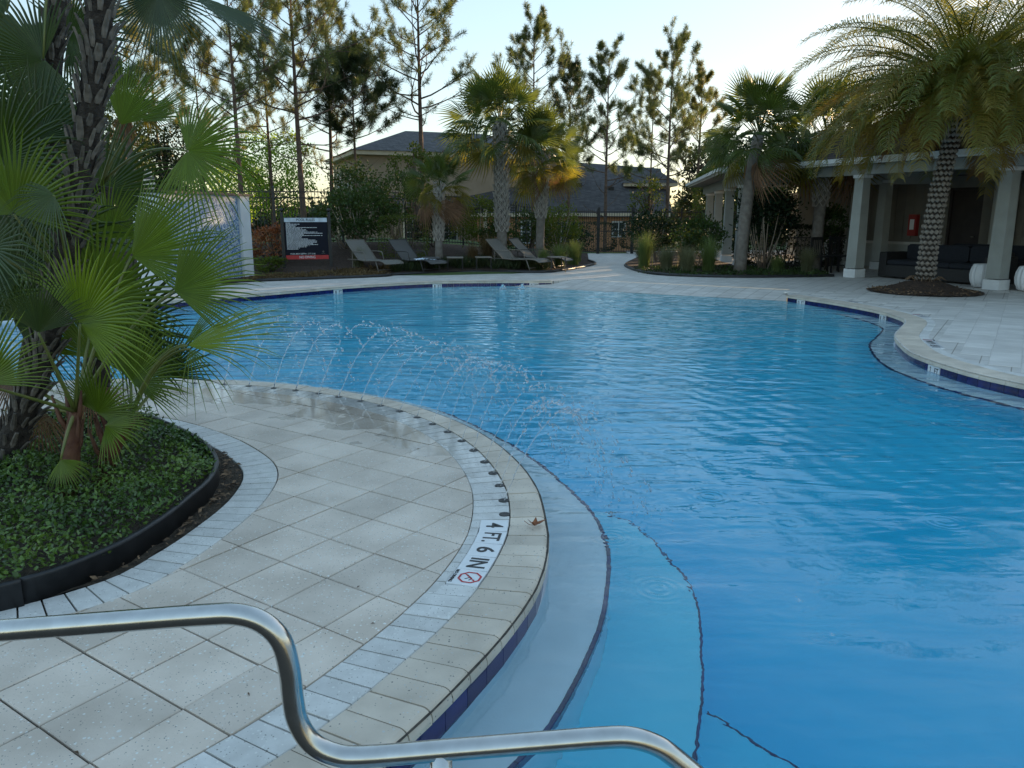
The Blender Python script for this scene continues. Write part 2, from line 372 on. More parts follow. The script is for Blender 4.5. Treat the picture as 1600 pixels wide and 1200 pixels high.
def shingle_mat(name, c1, c2):
    m = mat(name, c1, c2, 2.5, 6, .9, coord='World'); N = m.node_tree.nodes; L = m.node_tree.links
    p = N['Principled BSDF']; src = p.inputs['Base Color'].links[0].from_socket
    ge = N.new('ShaderNodeNewGeometry'); sp = N.new('ShaderNodeSeparateXYZ'); L.new(ge.outputs['Position'], sp.inputs[0])
    cb = N.new('ShaderNodeCombineXYZ'); ad = N.new('ShaderNodeMath'); ad.operation = 'ADD'; L.new(sp.outputs['X'], ad.inputs[0]); L.new(sp.outputs['Y'], ad.inputs[1])
    L.new(ad.outputs[0], cb.inputs['X']); L.new(sp.outputs['Z'], cb.inputs['Y'])
    bk = N.new('ShaderNodeTexBrick'); bk.inputs['Scale'].default_value = 1; bk.inputs['Brick Width'].default_value = .3; bk.inputs['Row Height'].default_value = .07
    bk.inputs['Mortar Size'].default_value = .008; bk.inputs['Color1'].default_value = (1, 1, 1, 1); bk.inputs['Color2'].default_value = (.62, .62, .62, 1); bk.inputs['Mortar'].default_value = (.35, .35, .35, 1)
    L.new(cb.outputs[0], bk.inputs['Vector'])
    mx = N.new('ShaderNodeMix'); mx.data_type = 'RGBA'; mx.blend_type = 'MULTIPLY'; mx.inputs['Factor'].default_value = 1
    L.new(src, mx.inputs['A']); L.new(bk.outputs['Color'], mx.inputs['B']); L.new(mx.outputs['Result'], p.inputs['Base Color'])
    b = N.new('ShaderNodeBump'); b.inputs['Strength'].default_value = .6; b.inputs['Distance'].default_value = .01; L.new(bk.outputs['Color'], b.inputs['Height']); L.new(b.outputs[0], p.inputs['Normal'])
    return m
M['shingle'] = shingle_mat('shingle', (.085, .062, .058), (.125, .092, .085))
M['shinglegrey'] = shingle_mat('shinglegrey', (.085, .082, .088), (.12, .115, .12))

def mosaic_mat():
    m = bpy.data.materials.new('mosaic'); m.use_nodes = True; N = m.node_tree.nodes; L = m.node_tree.links; p = N['Principled BSDF']; p.inputs['Roughness'].default_value = .2
    tc = N.new('ShaderNodeTexCoord'); sc = N.new('ShaderNodeVectorMath'); sc.operation = 'SCALE'; sc.inputs['Scale'].default_value = 1 / .032; L.new(tc.outputs['Object'], sc.inputs[0])
    fl = N.new('ShaderNodeVectorMath'); fl.operation = 'FLOOR'; L.new(sc.outputs[0], fl.inputs[0])
    wn_ = N.new('ShaderNodeTexWhiteNoise'); L.new(fl.outputs[0], wn_.inputs['Vector'])
    cr = N.new('ShaderNodeValToRGB'); cr.color_ramp.interpolation = 'CONSTANT'; E_ = cr.color_ramp.elements
    E_[0].color = (.06, .15, .33, 1); E_[1].position = .2; E_[1].color = (.15, .27, .42, 1)
    for ps, c in ((.36, (.42, .50, .58)), (.62, (.04, .09, .24)), (.74, (.28, .38, .50)), (.88, (.55, .60, .64))):
        q = E_.new(ps); q.color = (*c, 1)
    L.new(wn_.outputs['Value'], cr.inputs['Fac'])
    fr = N.new('ShaderNodeVectorMath'); fr.operation = 'FRACTION'; L.new(sc.outputs[0], fr.inputs[0])
    sp = N.new('ShaderNodeSeparateXYZ'); L.new(fr.outputs[0], sp.inputs[0])
    mn = N.new('ShaderNodeMath'); mn.operation = 'MINIMUM'; L.new(sp.outputs['X'], mn.inputs[0]); L.new(sp.outputs['Z'], mn.inputs[1])
    lt = N.new('ShaderNodeMath'); lt.operation = 'LESS_THAN'; lt.inputs[1].default_value = .1; L.new(mn.outputs[0], lt.inputs[0])
    mx = N.new('ShaderNodeMix'); mx.data_type = 'RGBA'; mx.inputs['B'].default_value = (.36, .42, .48, 1); L.new(lt.outputs[0], mx.inputs['Factor']); L.new(cr.outputs['Color'], mx.inputs['A'])
    L.new(mx.outputs['Result'], p.inputs['Base Color']); return m
M['mosaic'] = mosaic_mat()

def water_mat():
    m = bpy.data.materials.new('water'); m.use_nodes = True; N = m.node_tree.nodes; L = m.node_tree.links; p = N['Principled BSDF']
    p.inputs['Base Color'].default_value = (1, 1, 1, 1); p.inputs['Roughness'].default_value = .0; p.inputs['IOR'].default_value = 1.333
    p.inputs['Transmission Weight'].default_value = 1
    ge = N.new('ShaderNodeNewGeometry'); pos = ge.outputs['Position']
    def noise(sc, det, dist, stretch=(1, 1, 1), w=0.):
        mp = N.new('ShaderNodeMapping'); mp.inputs['Scale'].default_value = stretch; mp.inputs['Rotation'].default_value = (0, 0, w); L.new(pos, mp.inputs['Vector'])
        n = N.new('ShaderNodeTexNoise'); n.inputs['Scale'].default_value = sc; n.inputs['Detail'].default_value = det; n.inputs['Distortion'].default_value = dist
        L.new(mp.outputs[0], n.inputs['Vector']); return n.outputs['Fac']
    def mul(a_, k):
        q = N.new('ShaderNodeMath'); q.operation = 'MULTIPLY'; L.new(a_, q.inputs[0])
        if isinstance(k, float): q.inputs[1].default_value = k
        else: L.new(k, q.inputs[1])
        return q.outputs[0]
    def add(a_, b_):
        q = N.new('ShaderNodeMath'); q.operation = 'ADD'; L.new(a_, q.inputs[0]); L.new(b_, q.inputs[1]); return q.outputs[0]
    sub = N.new('ShaderNodeVectorMath'); sub.operation = 'SUBTRACT'; sub.inputs[1].default_value = (-3.56, 3.7, -.13); L.new(pos, sub.inputs[0])
    ln = N.new('ShaderNodeVectorMath'); ln.operation = 'LENGTH'; L.new(sub.outputs[0], ln.inputs[0])
    # water is agitated where the jets land and calms down towards the near steps
    sp = N.new('ShaderNodeSeparateXYZ'); L.new(pos, sp.inputs[0])
    calm = N.new('ShaderNodeMapRange'); calm.inputs['From Min'].default_value = 2.6; calm.inputs['From Max'].default_value = 5.6; calm.inputs['To Min'].default_value = .22; calm.interpolation_type = 'SMOOTHSTEP'; L.new(sp.outputs['Y'], calm.inputs['Value'])
    jet = N.new('ShaderNodeMapRange'); jet.inputs['From Min'].default_value = 7.2; jet.inputs['From Max'].default_value = 4.6; jet.interpolation_type = 'SMOOTHSTEP'; L.new(ln.outputs['Value'], jet.inputs['Value'])
    big = mul(noise(1.0, 1.5, .6, (.8, 1.3, 1), .3), .030)
    mid = add(mul(noise(1.8, 1.6, .9, (.55, 1.7, 1), -.25), .024), mul(noise(4.2, 1.6, .6, (.45, 1.9, 1), .15), .010))
    mid = mul(mid, calm.outputs[0])
    fine = mul(mul(mul(noise(11., 2.0, .3), .008), jet.outputs[0]), calm.outputs[0])
    wv = N.new('ShaderNodeMath'); wv.operation = 'SINE'
    ms = N.new('ShaderNodeMath'); ms.operation = 'MULTIPLY_ADD'; ms.inputs[1].default_value = 26.; L.new(ln.outputs['Value'], ms.inputs[0])
    L.new(mul(noise(.9, 2, 0.), 16.), ms.inputs[2]); L.new(ms.outputs[0], wv.inputs[0])
    ring = mul(mul(wv.outputs[0], .0016), calm.outputs[0])
    vo = N.new('ShaderNodeTexVoronoi'); vo.inputs['Scale'].default_value = 1.9; L.new(pos, vo.inputs['Vector'])
    fa = N.new('ShaderNodeMapRange'); fa.inputs['From Min'].default_value = .34; fa.inputs['From Max'].default_value = .05; L.new(vo.outputs['Distance'], fa.inputs['Value'])
    sc_ = N.new('ShaderNodeSeparateColor'); L.new(vo.outputs['Color'], sc_.inputs[0])
    vs_ = N.new('ShaderNodeMath'); vs_.operation = 'MULTIPLY_ADD'; vs_.inputs[1].default_value = 85.; L.new(vo.outputs['Distance'], vs_.inputs[0]); L.new(mul(sc_.outputs[0], 6.3), vs_.inputs[2])
    vi = N.new('ShaderNodeMath'); vi.operation = 'SINE'; L.new(vs_.outputs[0], vi.inputs[0])
    drops = mul(mul(mul(mul(vi.outputs[0], fa.outputs[0]), sc_.outputs[1]), jet.outputs[0]), .0026)
    h = add(add(add(big, mid), add(fine, ring)), drops)
    b = N.new('ShaderNodeBump'); b.inputs['Strength'].default_value = 1.0; b.inputs['Distance'].default_value = 1.0
    L.new(h, b.inputs['Height']); L.new(b.outputs[0], p.inputs['Normal'])
    ab = N.new('ShaderNodeVolumeAbsorption'); ab.inputs['Color'].default_value = (.08, .885, .985, 1); ab.inputs['Density'].default_value = .80
    L.new(ab.outputs[0], N['Material Output'].inputs['Volume'])
    return m
M['water'] = water_mat()
def drop_mat():
    m = bpy.data.materials.new('droplets'); m.use_nodes = True; N = m.node_tree.nodes; p = N['Principled BSDF']
    p.inputs['Base Color'].default_value = (.93, .96, 1, 1); p.inputs['Roughness'].default_value = .08; p.inputs['IOR'].default_value = 1.333; p.inputs['Transmission Weight'].default_value = .88
    tc = N.new('ShaderNodeTexCoord'); nz = N.new('ShaderNodeTexNoise'); nz.inputs['Scale'].default_value = 60; b = N.new('ShaderNodeBump'); b.inputs['Strength'].default_value = .3; b.inputs['Distance'].default_value = .01
    L = m.node_tree.links; L.new(tc.outputs['Object'], nz.inputs['Vector']); L.new(nz.outputs['Fac'], b.inputs['Height']); L.new(b.outputs[0], p.inputs['Normal'])
    return m
M['drop'] = drop_mat()

# ------------------------------------------------------------------ pool outline and deck
CX, CY = -3.56, 3.7
_rt = [(-60, 3.10), (-30, 3.31), (-20, 3.37), (-10, 3.46), (0, 3.54), (10, 3.585), (20, 3.61), (30, 3.64), (45, 3.67), (60, 3.67), (150, 3.68), (200, 3.68)]
def r_in(t): return float(np.interp(t, [q[0] for q in _rt], [q[1] for q in _rt]))
def w_cop(t): return .195 + .055 * S((6 - t) / 16)
def pol(t, r): return Vector((CX + r * math.cos(R(t)), CY + r * math.sin(R(t))))
# coping water edge of the near side: from behind the palms round the island to below the camera and off to the right
near_pts = [pol(t, r_in(t) + w_cop(t)) for t in range(150, -31, -3)]
near_tail = [(-.62, 1.55), (-.63, 1.2), (-.45, .9), (.1, .74), (1.2, .65), (3, .55), (5.5, .45), (7.2, .5)]
near_edge = near_pts + [Vector(p) for p in catmull([near_pts[-2], near_pts[-1]] + [Vector(p) for p in near_tail], False, 6)[7:]]
right_edge = catmull([Vector(p) for p in [(7.2, .5), (6.9, 2.), (6.3, 3.6), (5.7, 5.2), (5.3, 6.3), (4.98, 7.25), (4.78, 7.9), (4.735, 8.75), (4.84, 9.35), (5.19, 10.34), (5.6, 11.04), (6.02, 11.72), (6.2, 12.2), (6.275, 12.94), (6.22, 13.57), (6.03, 14.46), (5.62, 15.75)]], False, 8)
far_edge = [Vector(p) for p in catmull([Vector(p) for p in [(.985, 19.2), (-.32, 19.2), (-1.83, 19.0), (-3.04, 18.3), (-3.99, 17.5), (-5.2, 16.1), (-7.3, 13.8), (-9.0, 11.5), (-9.8, 9.0), (-9.4, 7.2), (-8.2, 6.0), tuple(near_pts[0])]], False, 8)]
beach = [Vector((6.1, 16.95)), Vector((1.55, 19.68))]
pool = near_edge[:-1] + right_edge + beach + far_edge[:-1]
BA, BB = Vector((1.55, 19.68)), Vector((6.1, 16.95)); BN = Vector((-(BB - BA).y, (BB - BA).x)).normalized()
if BN.y > 0: BN = -BN
def floor_z(x, y):
    d = (Vector((x, y)) - BA).dot(BN)
    return -.012 - .105 * max(0, d) if d < 6 else -.642 - .105 * (d - 6) * 1.0 if d < 14.5 else -1.53
WZ = -.13
def deck_joint(mb): pass
deck_poly = [(-14, -8), (42, -8), (42, 40), (5.2, 40), (5.0, 34), (4.6, 29), (4.6, 20), (3.4, 22.0), (3.4, 33), (2.72, 27.5), (2.75, 25.7), (1.95, 23.6), (1.4, 22.6), (.9, 21.95), (-1.1, 21.95), (-3.13, 21.0), (-3.54, 20.4), (-6.28, 18.98), (-8.5, 17.2), (-14, 13)]
deck_poly = [(-14, -8), (42, -8), (42, 36), (5.2, 36), (5.0, 34), (5.0, 33.2), (3.2, 33.2), (2.72, 27.5), (2.75, 25.7), (1.95, 23.6), (1.4, 22.6), (.9, 21.95), (-1.1, 21.95), (-3.13, 21.0), (-3.54, 20.4), (-6.28, 18.98), (-8.5, 17.2), (-14, 13)]
def gz(x, y):
    return -.03 + .65 * S((y - 20.5) / 6) * S((3 - x) / 7) - 1.1 * S((y - 35) / 8)

# ground to the horizon
gx = np.concatenate([np.linspace(-600, -60, 10)[:-1], np.arange(-60, 62, 2.), np.linspace(60, 600, 10)[1:]])
gy = np.concatenate([[-80, -20], np.arange(-8, 62, 2.), np.linspace(62, 900, 14)])
mb = MB(); nx = len(gx); vs = [(x, y, gz(x, y)) for y in gy for x in gx]
ins = [inside(v, deck_poly) for v in vs]
fs = []
for j in range(len(gy) - 1):
    for i in range(nx - 1):
        q = (j * nx + i, j * nx + i + 1, (j + 1) * nx + i + 1, (j + 1) * nx + i)
        if not all(ins[k] for k in q):
            fs.append(q)
vs = [(v[0], v[1], min(v[2], -.06) if ins[k] else v[2]) for k, v in enumerate(vs)]
mb.add(vs, fs, 0, True); struct(mb.build('ground', M['groundgrass']))

# joints of the far paving drawn by the material, deck sheet 14 mm below the built pavers
def deckmat():
    m = mat('deck_paving', (.56, .53, .49), (.67, .635, .59), 3, 6, .6, coord='World'); N = m.node_tree.nodes; L = m.node_tree.links; p = N['Principled BSDF']
    src = p.inputs['Base Color'].links[0].from_socket
    ge = N.new('ShaderNodeNewGeometry'); mp = N.new('ShaderNodeMapping'); mp.inputs['Rotation'].default_value = (0, 0, R(33.5)); L.new(ge.outputs['Position'], mp.inputs['Vector'])
    bk = N.new('ShaderNodeTexBrick'); bk.offset = 0; bk.inputs['Scale'].default_value = 1; bk.inputs['Brick Width'].default_value = .305; bk.inputs['Row Height'].default_value = .305
    bk.inputs['Mortar Size'].default_value = .006; bk.inputs['Color1'].default_value = (1, 1, 1, 1); bk.inputs['Color2'].default_value = (.86, .86, .86, 1); bk.inputs['Mortar'].default_value = (.45, .42, .38, 1)
    L.new(mp.outputs[0], bk.inputs['Vector'])
    mx = N.new('ShaderNodeMix'); mx.data_type = 'RGBA'; mx.blend_type = 'MULTIPLY'; mx.inputs['Factor'].default_value = 1
    L.new(src, mx.inputs['A']); L.new(bk.outputs['Color'], mx.inputs['B']); L.new(mx.outputs['Result'], p.inputs['Base Color']); return m
M['deckpave'] = deckmat()
ISL = lambda c: c.x < 1.2 and c.y < 7.9 and not (c.x < -9)
deck = struct(sheet('pool_deck', [pool, [Vector(p) for p in deck_poly], [Vector((-14, -8)), Vector((9, -8)), Vector((9, .3)), Vector((1.0, .3)), Vector((1.0, 8.2)), Vector((-14, 8.2))]],
    lambda c: inside(c, deck_poly) and not inside(c, pool) and not (c.x < 1.0 and c.y < 8.2), lambda x, y: -.004, M['deckpave']))
isl = struct(sheet('pool_island_deck', [pool, [Vector((-14, -8)), Vector((1.0, -8)), Vector((1.0, 8.2)), Vector((-14, 8.2))]],
    lambda c: not inside(c, pool) and -14 < c.x < 1.0 and -8 < c.y < 8.2, lambda x, y: -.012, M['grout']))

# ---- pieces along a path
def side_normal(t, s): return Vector((-t.y, t.x)) * s
def strip(path, s, o0, o1, L, z0, z1, gap, name, parent, m, bull=0., sel=None, jit=0., seg=1, closed=False):
    """one object per piece; offsets o0 < o1 measured from the path towards the side s"""
    rs = resample(path, L / seg, closed); out = []
    n = (len(rs) - 1) // seg
    for i in range(n):
        pts = [rs[i * seg + k] for k in range(seg + 1)]
        c = pts[seg // 2][0].lerp(pts[(seg + 1) // 2][0], .5)
        if sel and not sel(c): continue
        if bull:
            prof = [(o0 + bull * (1 - math.sin(a_)), z1 - bull * (1 - math.cos(a_))) for a_ in [R(q) for q in (90, 60, 35, 15, 0)]]
            prof = [(o0, z0)] + prof + [(o1, z1), (o1, z0)]
        else:
            bv = min(.004, (z1 - z0) * .3); prof = [(o0, z0), (o0, z1 - bv), (o0 + bv, z1), (o1 - bv, z1), (o1, z1 - bv), (o1, z0)]
        dz = rng.uniform(-jit, jit); vs = []; np_ = len(prof)
        for k, (p, t) in enumerate(pts):
            nn = side_normal(t, s); sh = t * (gap / 2 if k == 0 else -gap / 2 if k == seg else 0)
            for (o_, z_) in prof: q = p + nn * o_ + sh; vs.append((q.x - c.x, q.y - c.y, z_ + dz))
        fs = []
        for k in range(seg):
            for j in range(np_):
                j2 = (j + 1) % np_; f = (k * np_ + j, k * np_ + j2, (k + 1) * np_ + j2, (k + 1) * np_ + j); fs.append(f if s > 0 else f[::-1])
        a_ = tuple(range(np_)); b_ = tuple(range(seg * np_, (seg + 1) * np_)); fs += [a_[::-1], b_] if s > 0 else [a_, b_[::-1]]
        mb = MB(); mb.add(vs, fs, 0, False)
        o = mb.build(name, m, parent); o.location = (c.x, c.y, 0); out.append(o)
    return out
# side of the deck: near_edge runs with the island on its right-hand side
vis = lambda c: c.y > 1.6 and c.x < 1 and c.y < 7.9 and c.x > -4.6
near_vis = near_pts[30:] + near_edge[len(near_pts):len(near_pts) + 14]
w_var = .215
# island coping, strip of border bricks: polar pieces so that widths follow the photograph
def ring(t0, t1, rf0, rf1, L, z0, z1, gap, name, m, bull=0., jit=0.):
    t = t0; out = []
    while t > t1:
        dt = math.degrees(L / rf1(t)); ta, tb = t, t - dt; g = math.degrees(gap / 2 / rf1(t)); c = pol((ta + tb) / 2, (rf0(t) + rf1(t)) / 2)
        dz = rng.uniform(-jit, jit); vs = []
        if bull:
            def prof(tt):
                ri, ro = rf0(tt), rf1(tt)
                return [(ri, z0), (ri, z1)] + [(ro - bull * (1 - math.sin(a_)), z1 - bull * (1 - math.cos(a_))) for a_ in [R(q) for q in (0, 18, 38, 62, 90)]] + [(ro, z0)]
        else:
            def prof(tt):
                ri, ro = rf0(tt), rf1(tt); b = .004
                return [(ri, z0), (ri, z1 - b), (ri + b, z1), (ro - b, z1), (ro, z1 - b), (ro, z0)]
        for tt in (ta - g, tb + g):
            for (r_, z_) in prof(tt):
                q = pol(tt, r_); vs.append((q.x - c.x, q.y - c.y, z_ + dz))
        n = len(vs) // 2
        fs = [(j, (j + 1) % n, n + (j + 1) % n, n + j) for j in range(n)] + [tuple(range(n))[::-1], tuple(range(n, 2 * n))]
        mb = MB(); mb.add(vs, fs); o = mb.build(name, m, isl); o.location = (c.x, c.y, 0); out.append(o)
        t = tb
    return out
BW = .205                                                     # border brick length
ro = lambda t: r_in(t) + w_cop(t)
ring(104, -40, lambda t: r_in(t) + .003, ro, .125, -.055, 0., .006, 'coping_stone', M['coping'], .038, .0018)
MARK0, MARK1 = 2.9, -9.6                                      # angles taken by the depth marker tiles
for (t0, t1) in ((104, MARK0), (MARK1, -40)):
    ring(t0, t1, lambda t: r_in(t) - BW, lambda t: r_in(t) - .003, .102, -.03, -.001, .0075, 'border_brick', M['strip'], 0, .0015)
ring(MARK0, MARK1, lambda t: r_in(t) - BW, lambda t: r_in(t) - .158, .102, -.03, -.001, .0075, 'border_brick', M['strip'], 0, .0015)
# planter border bricks
border = [Vector(p) for p in [(-2.97, 6.06), (-2.51, 5.83), (-2.02, 5.42), (-1.64, 4.96), (-1.48, 4.63), (-1.425, 4.29), (-1.425, 3.99), (-1.465, 3.66), (-1.535, 3.35), (-1.66, 3.05), (-2.02, 2.74), (-2.7, 2.45), (-3.5, 2.5), (-4.4, 3.1), (-4.8, 4.2), (-4.4, 5.4), (-3.7, 6.0)]]
bord = catmull(border, True, 8)
_rb = resample(bord, .05, True)
def shrink(rs, d): return [p + side_normal(t, -1) * d for (p, t) in rs[:-1]]
bin_ = shrink(_rb, .215); bmid = shrink(_rb, .003)
strip([*bord, bord[0]], -1, .003, .208, .104, -.03, 0., .008, 'planter_border_brick', isl, M['brick'], 0, lambda c: c.x > -3.4 and c.y < 6.2, .0015)
# big square pavers of the island, cut to the border curves
PA = R(-33.5); ux = Vector((math.cos(PA), math.sin(PA))); uy = Vector((-ux.y, ux.x)); PS = .309; P0 = Vector((-1.347, 2.432))
r_strip = lambda t: r_in(t) - BW - .004
def in_paving(p):
    d = p - Vector((CX, CY)); t = math.degrees(math.atan2(d.y, d.x))
    if t < -75 or d.length > r_strip(t): return False
    return not inside(p, bord)
isl_ring = [pol(t, r_strip(t)) for t in np.arange(180, -60, -2.)]
bord_out = [p + side_normal(t, 1) * .004 for (p, t) in _rb[:-1]]
def cut_piece(corners, z0, z1, name, parent, m, jit):
    """square paver clipped to the paving area"""
    c = sum(corners, Vector((0, 0))) / 4
    flags = [in_paving(p) for p in corners] + [in_paving(corners[i].lerp(corners[(i + 1) % 4], .5)) for i in range(4)] + [in_paving(c)]
    if not any(flags): return None
    if all(flags): poly = corners
    else:
        n = 7; g = [[corners[0].lerp(corners[1], i / n).lerp(corners[3].lerp(corners[2], i / n), j / n) for i in range(n + 1)] for j in range(n + 1)]
        lps = [corners]
        near_ring = [p for p in isl_ring if (p - c).length < .6]; near_b = [p for p in bord_out if (p - c).length < .6]
        vs = [Vector(p) for p in corners]; es = [(0, 1), (1, 2), (2, 3), (3, 0)]
        for ln in (isl_ring, bord_out + [bord_out[0]]):
            for a_, b_ in zip(ln[:-1], ln[1:]):
                if min((a_ - c).length, (b_ - c).length) < .5:
                    es.append((len(vs), len(vs) + 1)); vs += [a_, b_]
        r = delaunay_2d_cdt(vs, es, [], 0, 1e-5)
        keep = []
        for f in r[2]:
            q = sum((r[0][i] for i in f), Vector((0, 0))) / len(f)
            if inside(q, corners) and in_paving(q): keep.append(tuple(f))
        if not keep: return None
        mb = MB(); used = sorted({i for f in keep for i in f}); ix = {k: i for i, k in enumerate(used)}
        V2 = [r[0][i] for i in used]; n = len(V2)
        F = [tuple(ix[i] for i in f) for f in keep]; F = [f if (V2[f[1]] - V2[f[0]]).cross(V2[f[2]] - V2[f[0]]) > 0 else f[::-1] for f in F]
        dz = rng.uniform(-jit, jit)
        cnt = {}
        for f in F:
            for i in range(3): cnt[(f[i], f[(i + 1) % 3])] = 1
        sides = [(a_, b_) for (a_, b_) in cnt if (b_, a_) not in cnt]
        mb.add([(v.x - c.x, v.y - c.y, z1 + dz) for v in V2] + [(v.x - c.x, v.y - c.y, z0) for v in V2], F + [(b_, a_, a_ + n, b_ + n) for a_, b_ in sides])
        o = mb.build(name, m, parent); o.location = (c.x, c.y, 0); return o
    return 'full', c
def square_mesh(name, s, z0, z1, m):
    b = .004; h = s / 2; mb = MB()
    vs = [(-h, -h, z0), (h, -h, z0), (h, h, z0), (-h, h, z0), (-h, -h, z1 - b), (h, -h, z1 - b), (h, h, z1 - b), (-h, h, z1 - b), (-h + b, -h + b, z1), (h - b, -h + b, z1), (h - b, h - b, z1), (-h + b, h - b, z1)]
    mb.add(vs, [(0, 1, 5, 4), (1, 2, 6, 5), (2, 3, 7, 6), (3, 0, 4, 7), (4, 5, 9, 8), (5, 6, 10, 9), (6, 7, 11, 10), (7, 4, 8, 11), (8, 9, 10, 11)])
    return mb.mesh(name, m)
sq_me = square_mesh('paver', PS - .008, -.03, 0., M['paver'])
for i in range(-22, 24):
    for j in range(-22, 24):
        o0 = P0 + ux * (i * PS) + uy * (j * PS); h = PS - .0045
        cs = [o0 + ux * .003 + uy * .003, o0 + ux * h + uy * .003, o0 + ux * h + uy * h, o0 + ux * .003 + uy * h]
        c = (cs[0] + cs[2]) / 2
        if c.y < 1.5 or c.y > 7.7 or c.x > 0 or c.x < -1.05 * c.y * .72 - .5: continue
        r = cut_piece(cs, -.03, 0., 'paver', isl, M['paver'], .0015)
        if isinstance(r, tuple):
            link('paver', sq_me, isl, (c.x, c.y, rng.uniform(-.0015, .0015)), (rng.uniform(-.002, .002), rng.uniform(-.002, .002), PA + rng.uniform(-.004, .004)))
# pavers of the far right deck (nearest ones built, the material takes over beyond)
sq2 = square_mesh('paver', PS - .006, -.03, 0., M['deckfar'])
re_dense = right_edge
cands = []
for i in range(-40, 60):
    for j in range(-10, 80):
        c = Vector((5.0, 6.0)) + ux * (i * PS) + uy * (j * PS)
        if 6.0 < c.y < 16.5 and 4.4 < c.x < c.y * .69 + .4 and not inside(c, pool) and min((c - p).length for p in re_dense) > .42 + .2:
            if (c - Vector((8.75, 16.4))).length > 1.6: cands.append((c.length, c.x, c.y))
cands.sort()
for k, (_, x, y) in enumerate(cands[:290]):
    link('paver', sq2, deck, (x, y, rng.uniform(-.001, .002)), (0, 0, PA + rng.uniform(-.004, .004)))
def side_of(path):
    p, t = resample(path, .3)[2]; return 1 if not inside(p + side_normal(t, 1) * .12, pool) else -1
SN, SR, SF = side_of(near_edge), side_of(right_edge), side_of(far_edge)
# coping of the far side and of the right-hand side
farc = far_edge[:52]
strip(right_edge[30:], SR, 0., .30, .30, -.055, 0.002, .004, 'coping_stone', deck, M['coping'], .04, None, .001, 2)
strip(farc, SF, 0., .30, .30, -.055, 0.002, .004, 'coping_stone', deck, M['coping'], .04, None, .001, 2)
strip(right_edge[30:], SR, .304, .42, .20, -.03, 0.001, .004, 'border_brick', deck, M['brick'], 0, None, .001, 1)

# ---- pool shell: floor, walls, bench, steps
shell = [p for p in pool]
ex = [(x, y) for x in np.arange(-10, 8, .7) for y in np.arange(.5, 20.5, .7) if inside((x, y), pool)]
DB = lambda c: (Vector((c[0], c[1])) - BA).dot(BN)
def dl(d): return [BA + (BA - BB) * .4 + BN * d, BB + (BB - BA) * .4 + BN * d]
rl = dl(1.25) + dl(-1)[::-1]
floor = struct(sheet('pool_floor', [shell, rl], lambda c: inside(c, pool) and DB(c) > 1.25, floor_z, M['floorpl'], ex, None, True))
struct(sheet('beach_entry', [shell, rl], lambda c: inside(c, pool) and DB(c) <= 1.25, lambda x, y: floor_z(x, y) + .006, M['deckpave']))
def wall(name, path, zt, zb, m, off=0., s=-1):
    rs = resample(path, .2); mb = MB(); vs = []
    for p, t in rs:
        q = p + side_normal(t, s) * off
        vs += [(q.x, q.y, zt), (q.x, q.y, zb(q.x, q.y))]
    mb.add(vs, [(2 * i, 2 * i + 1, 2 * i + 3, 2 * i + 2) for i in range(len(rs) - 1)], 0, True)
    return struct(mb.build(name, m))
WP = []
for nm, pth, s_ in (('near', near_edge, SN), ('right', right_edge, SR), ('far', far_edge, SF)):
    w_ = wall('pool_wall', pth, -.05, lambda x, y: min(-.1, floor_z(x, y)) - .2, M['plaster'], .034, s_); WP.append(w_)
for p_, q_ in ((far_edge[0], beach[1]), (right_edge[-1], beach[0])):
    wall('beach_kerb', [Vector(p_), Vector(q_)], -.0035, lambda x, y: min(-.05, floor_z(x, y)) - .1, M['deckpave'], 0., 1)
TZ0, TZ1 = -.205, -.056
strip(near_pts[16:] + near_edge[len(near_pts):len(near_pts) + 14], SN, .024, .036, .152, TZ0, TZ1, .003, 'waterline_tile', WP[0], M['tile'])
strip(right_edge[30:], SR, .024, .036, .152, TZ0, TZ1, .004, 'waterline_tile', WP[1], M['tile'])
strip(farc, SF, .024, .036, .152, TZ0, TZ1, .004, 'waterline_tile', WP[2], M['tile'])
# submerged bench along the island: between the wall and an edge curve
bench_edge = catmull([Vector(p) for p in [(-5.9, 7.3), (-4.4, 8.12), (-3.0, 8.25), (-1.7, 7.75), (-.7, 6.95), (-.05, 5.95), (.19, 5.44), (.387, 4.9), (.51, 4.43), (.538, 4.02), (.52, 3.78), (.43, 3.26), (.27, 2.77), (.115, 2.42), (0., 2.26), (-.2, 1.95), (-.32, 1.6), (-.3, 1.3), (.1, 1.1), (1.2, 1.0), (3, .95), (5.5, .9)]], False, 8)
BZ = -.30
def shelf(name, edge, inner, z, zb, m, s_edge):
    loop = list(edge) + list(inner)[::-1]
    o = struct(sheet(name, [loop], lambda c: inside(c, loop), lambda x, y: z, m))
    rs = resample(edge, .15); mb = MB(); vs = []
    for p, t in rs: vs += [(p.x, p.y, z), (p.x, p.y, zb)]
    mb.add(vs, [(2 * i, 2 * i + 1, 2 * i + 3, 2 * i + 2) for i in range(len(rs) - 1)], 0, True)
    f = mb.build('riser', m, o)
    return o
inn = [p + side_normal(t, SN) * .05 for p, t in resample(near_edge[6:-4], .15)]
bench = shelf('pool_bench', bench_edge, inn, BZ, -1.8, M['plaster'], 1)
TR = catmull([Vector((p.x, p.y)) for p in bench_edge[32:150]], False, 1)
strip(TR, SN, -.006, .016, .152, BZ - .045, BZ + .006, .003, 'trim_tile', bench, M['trimtile'])
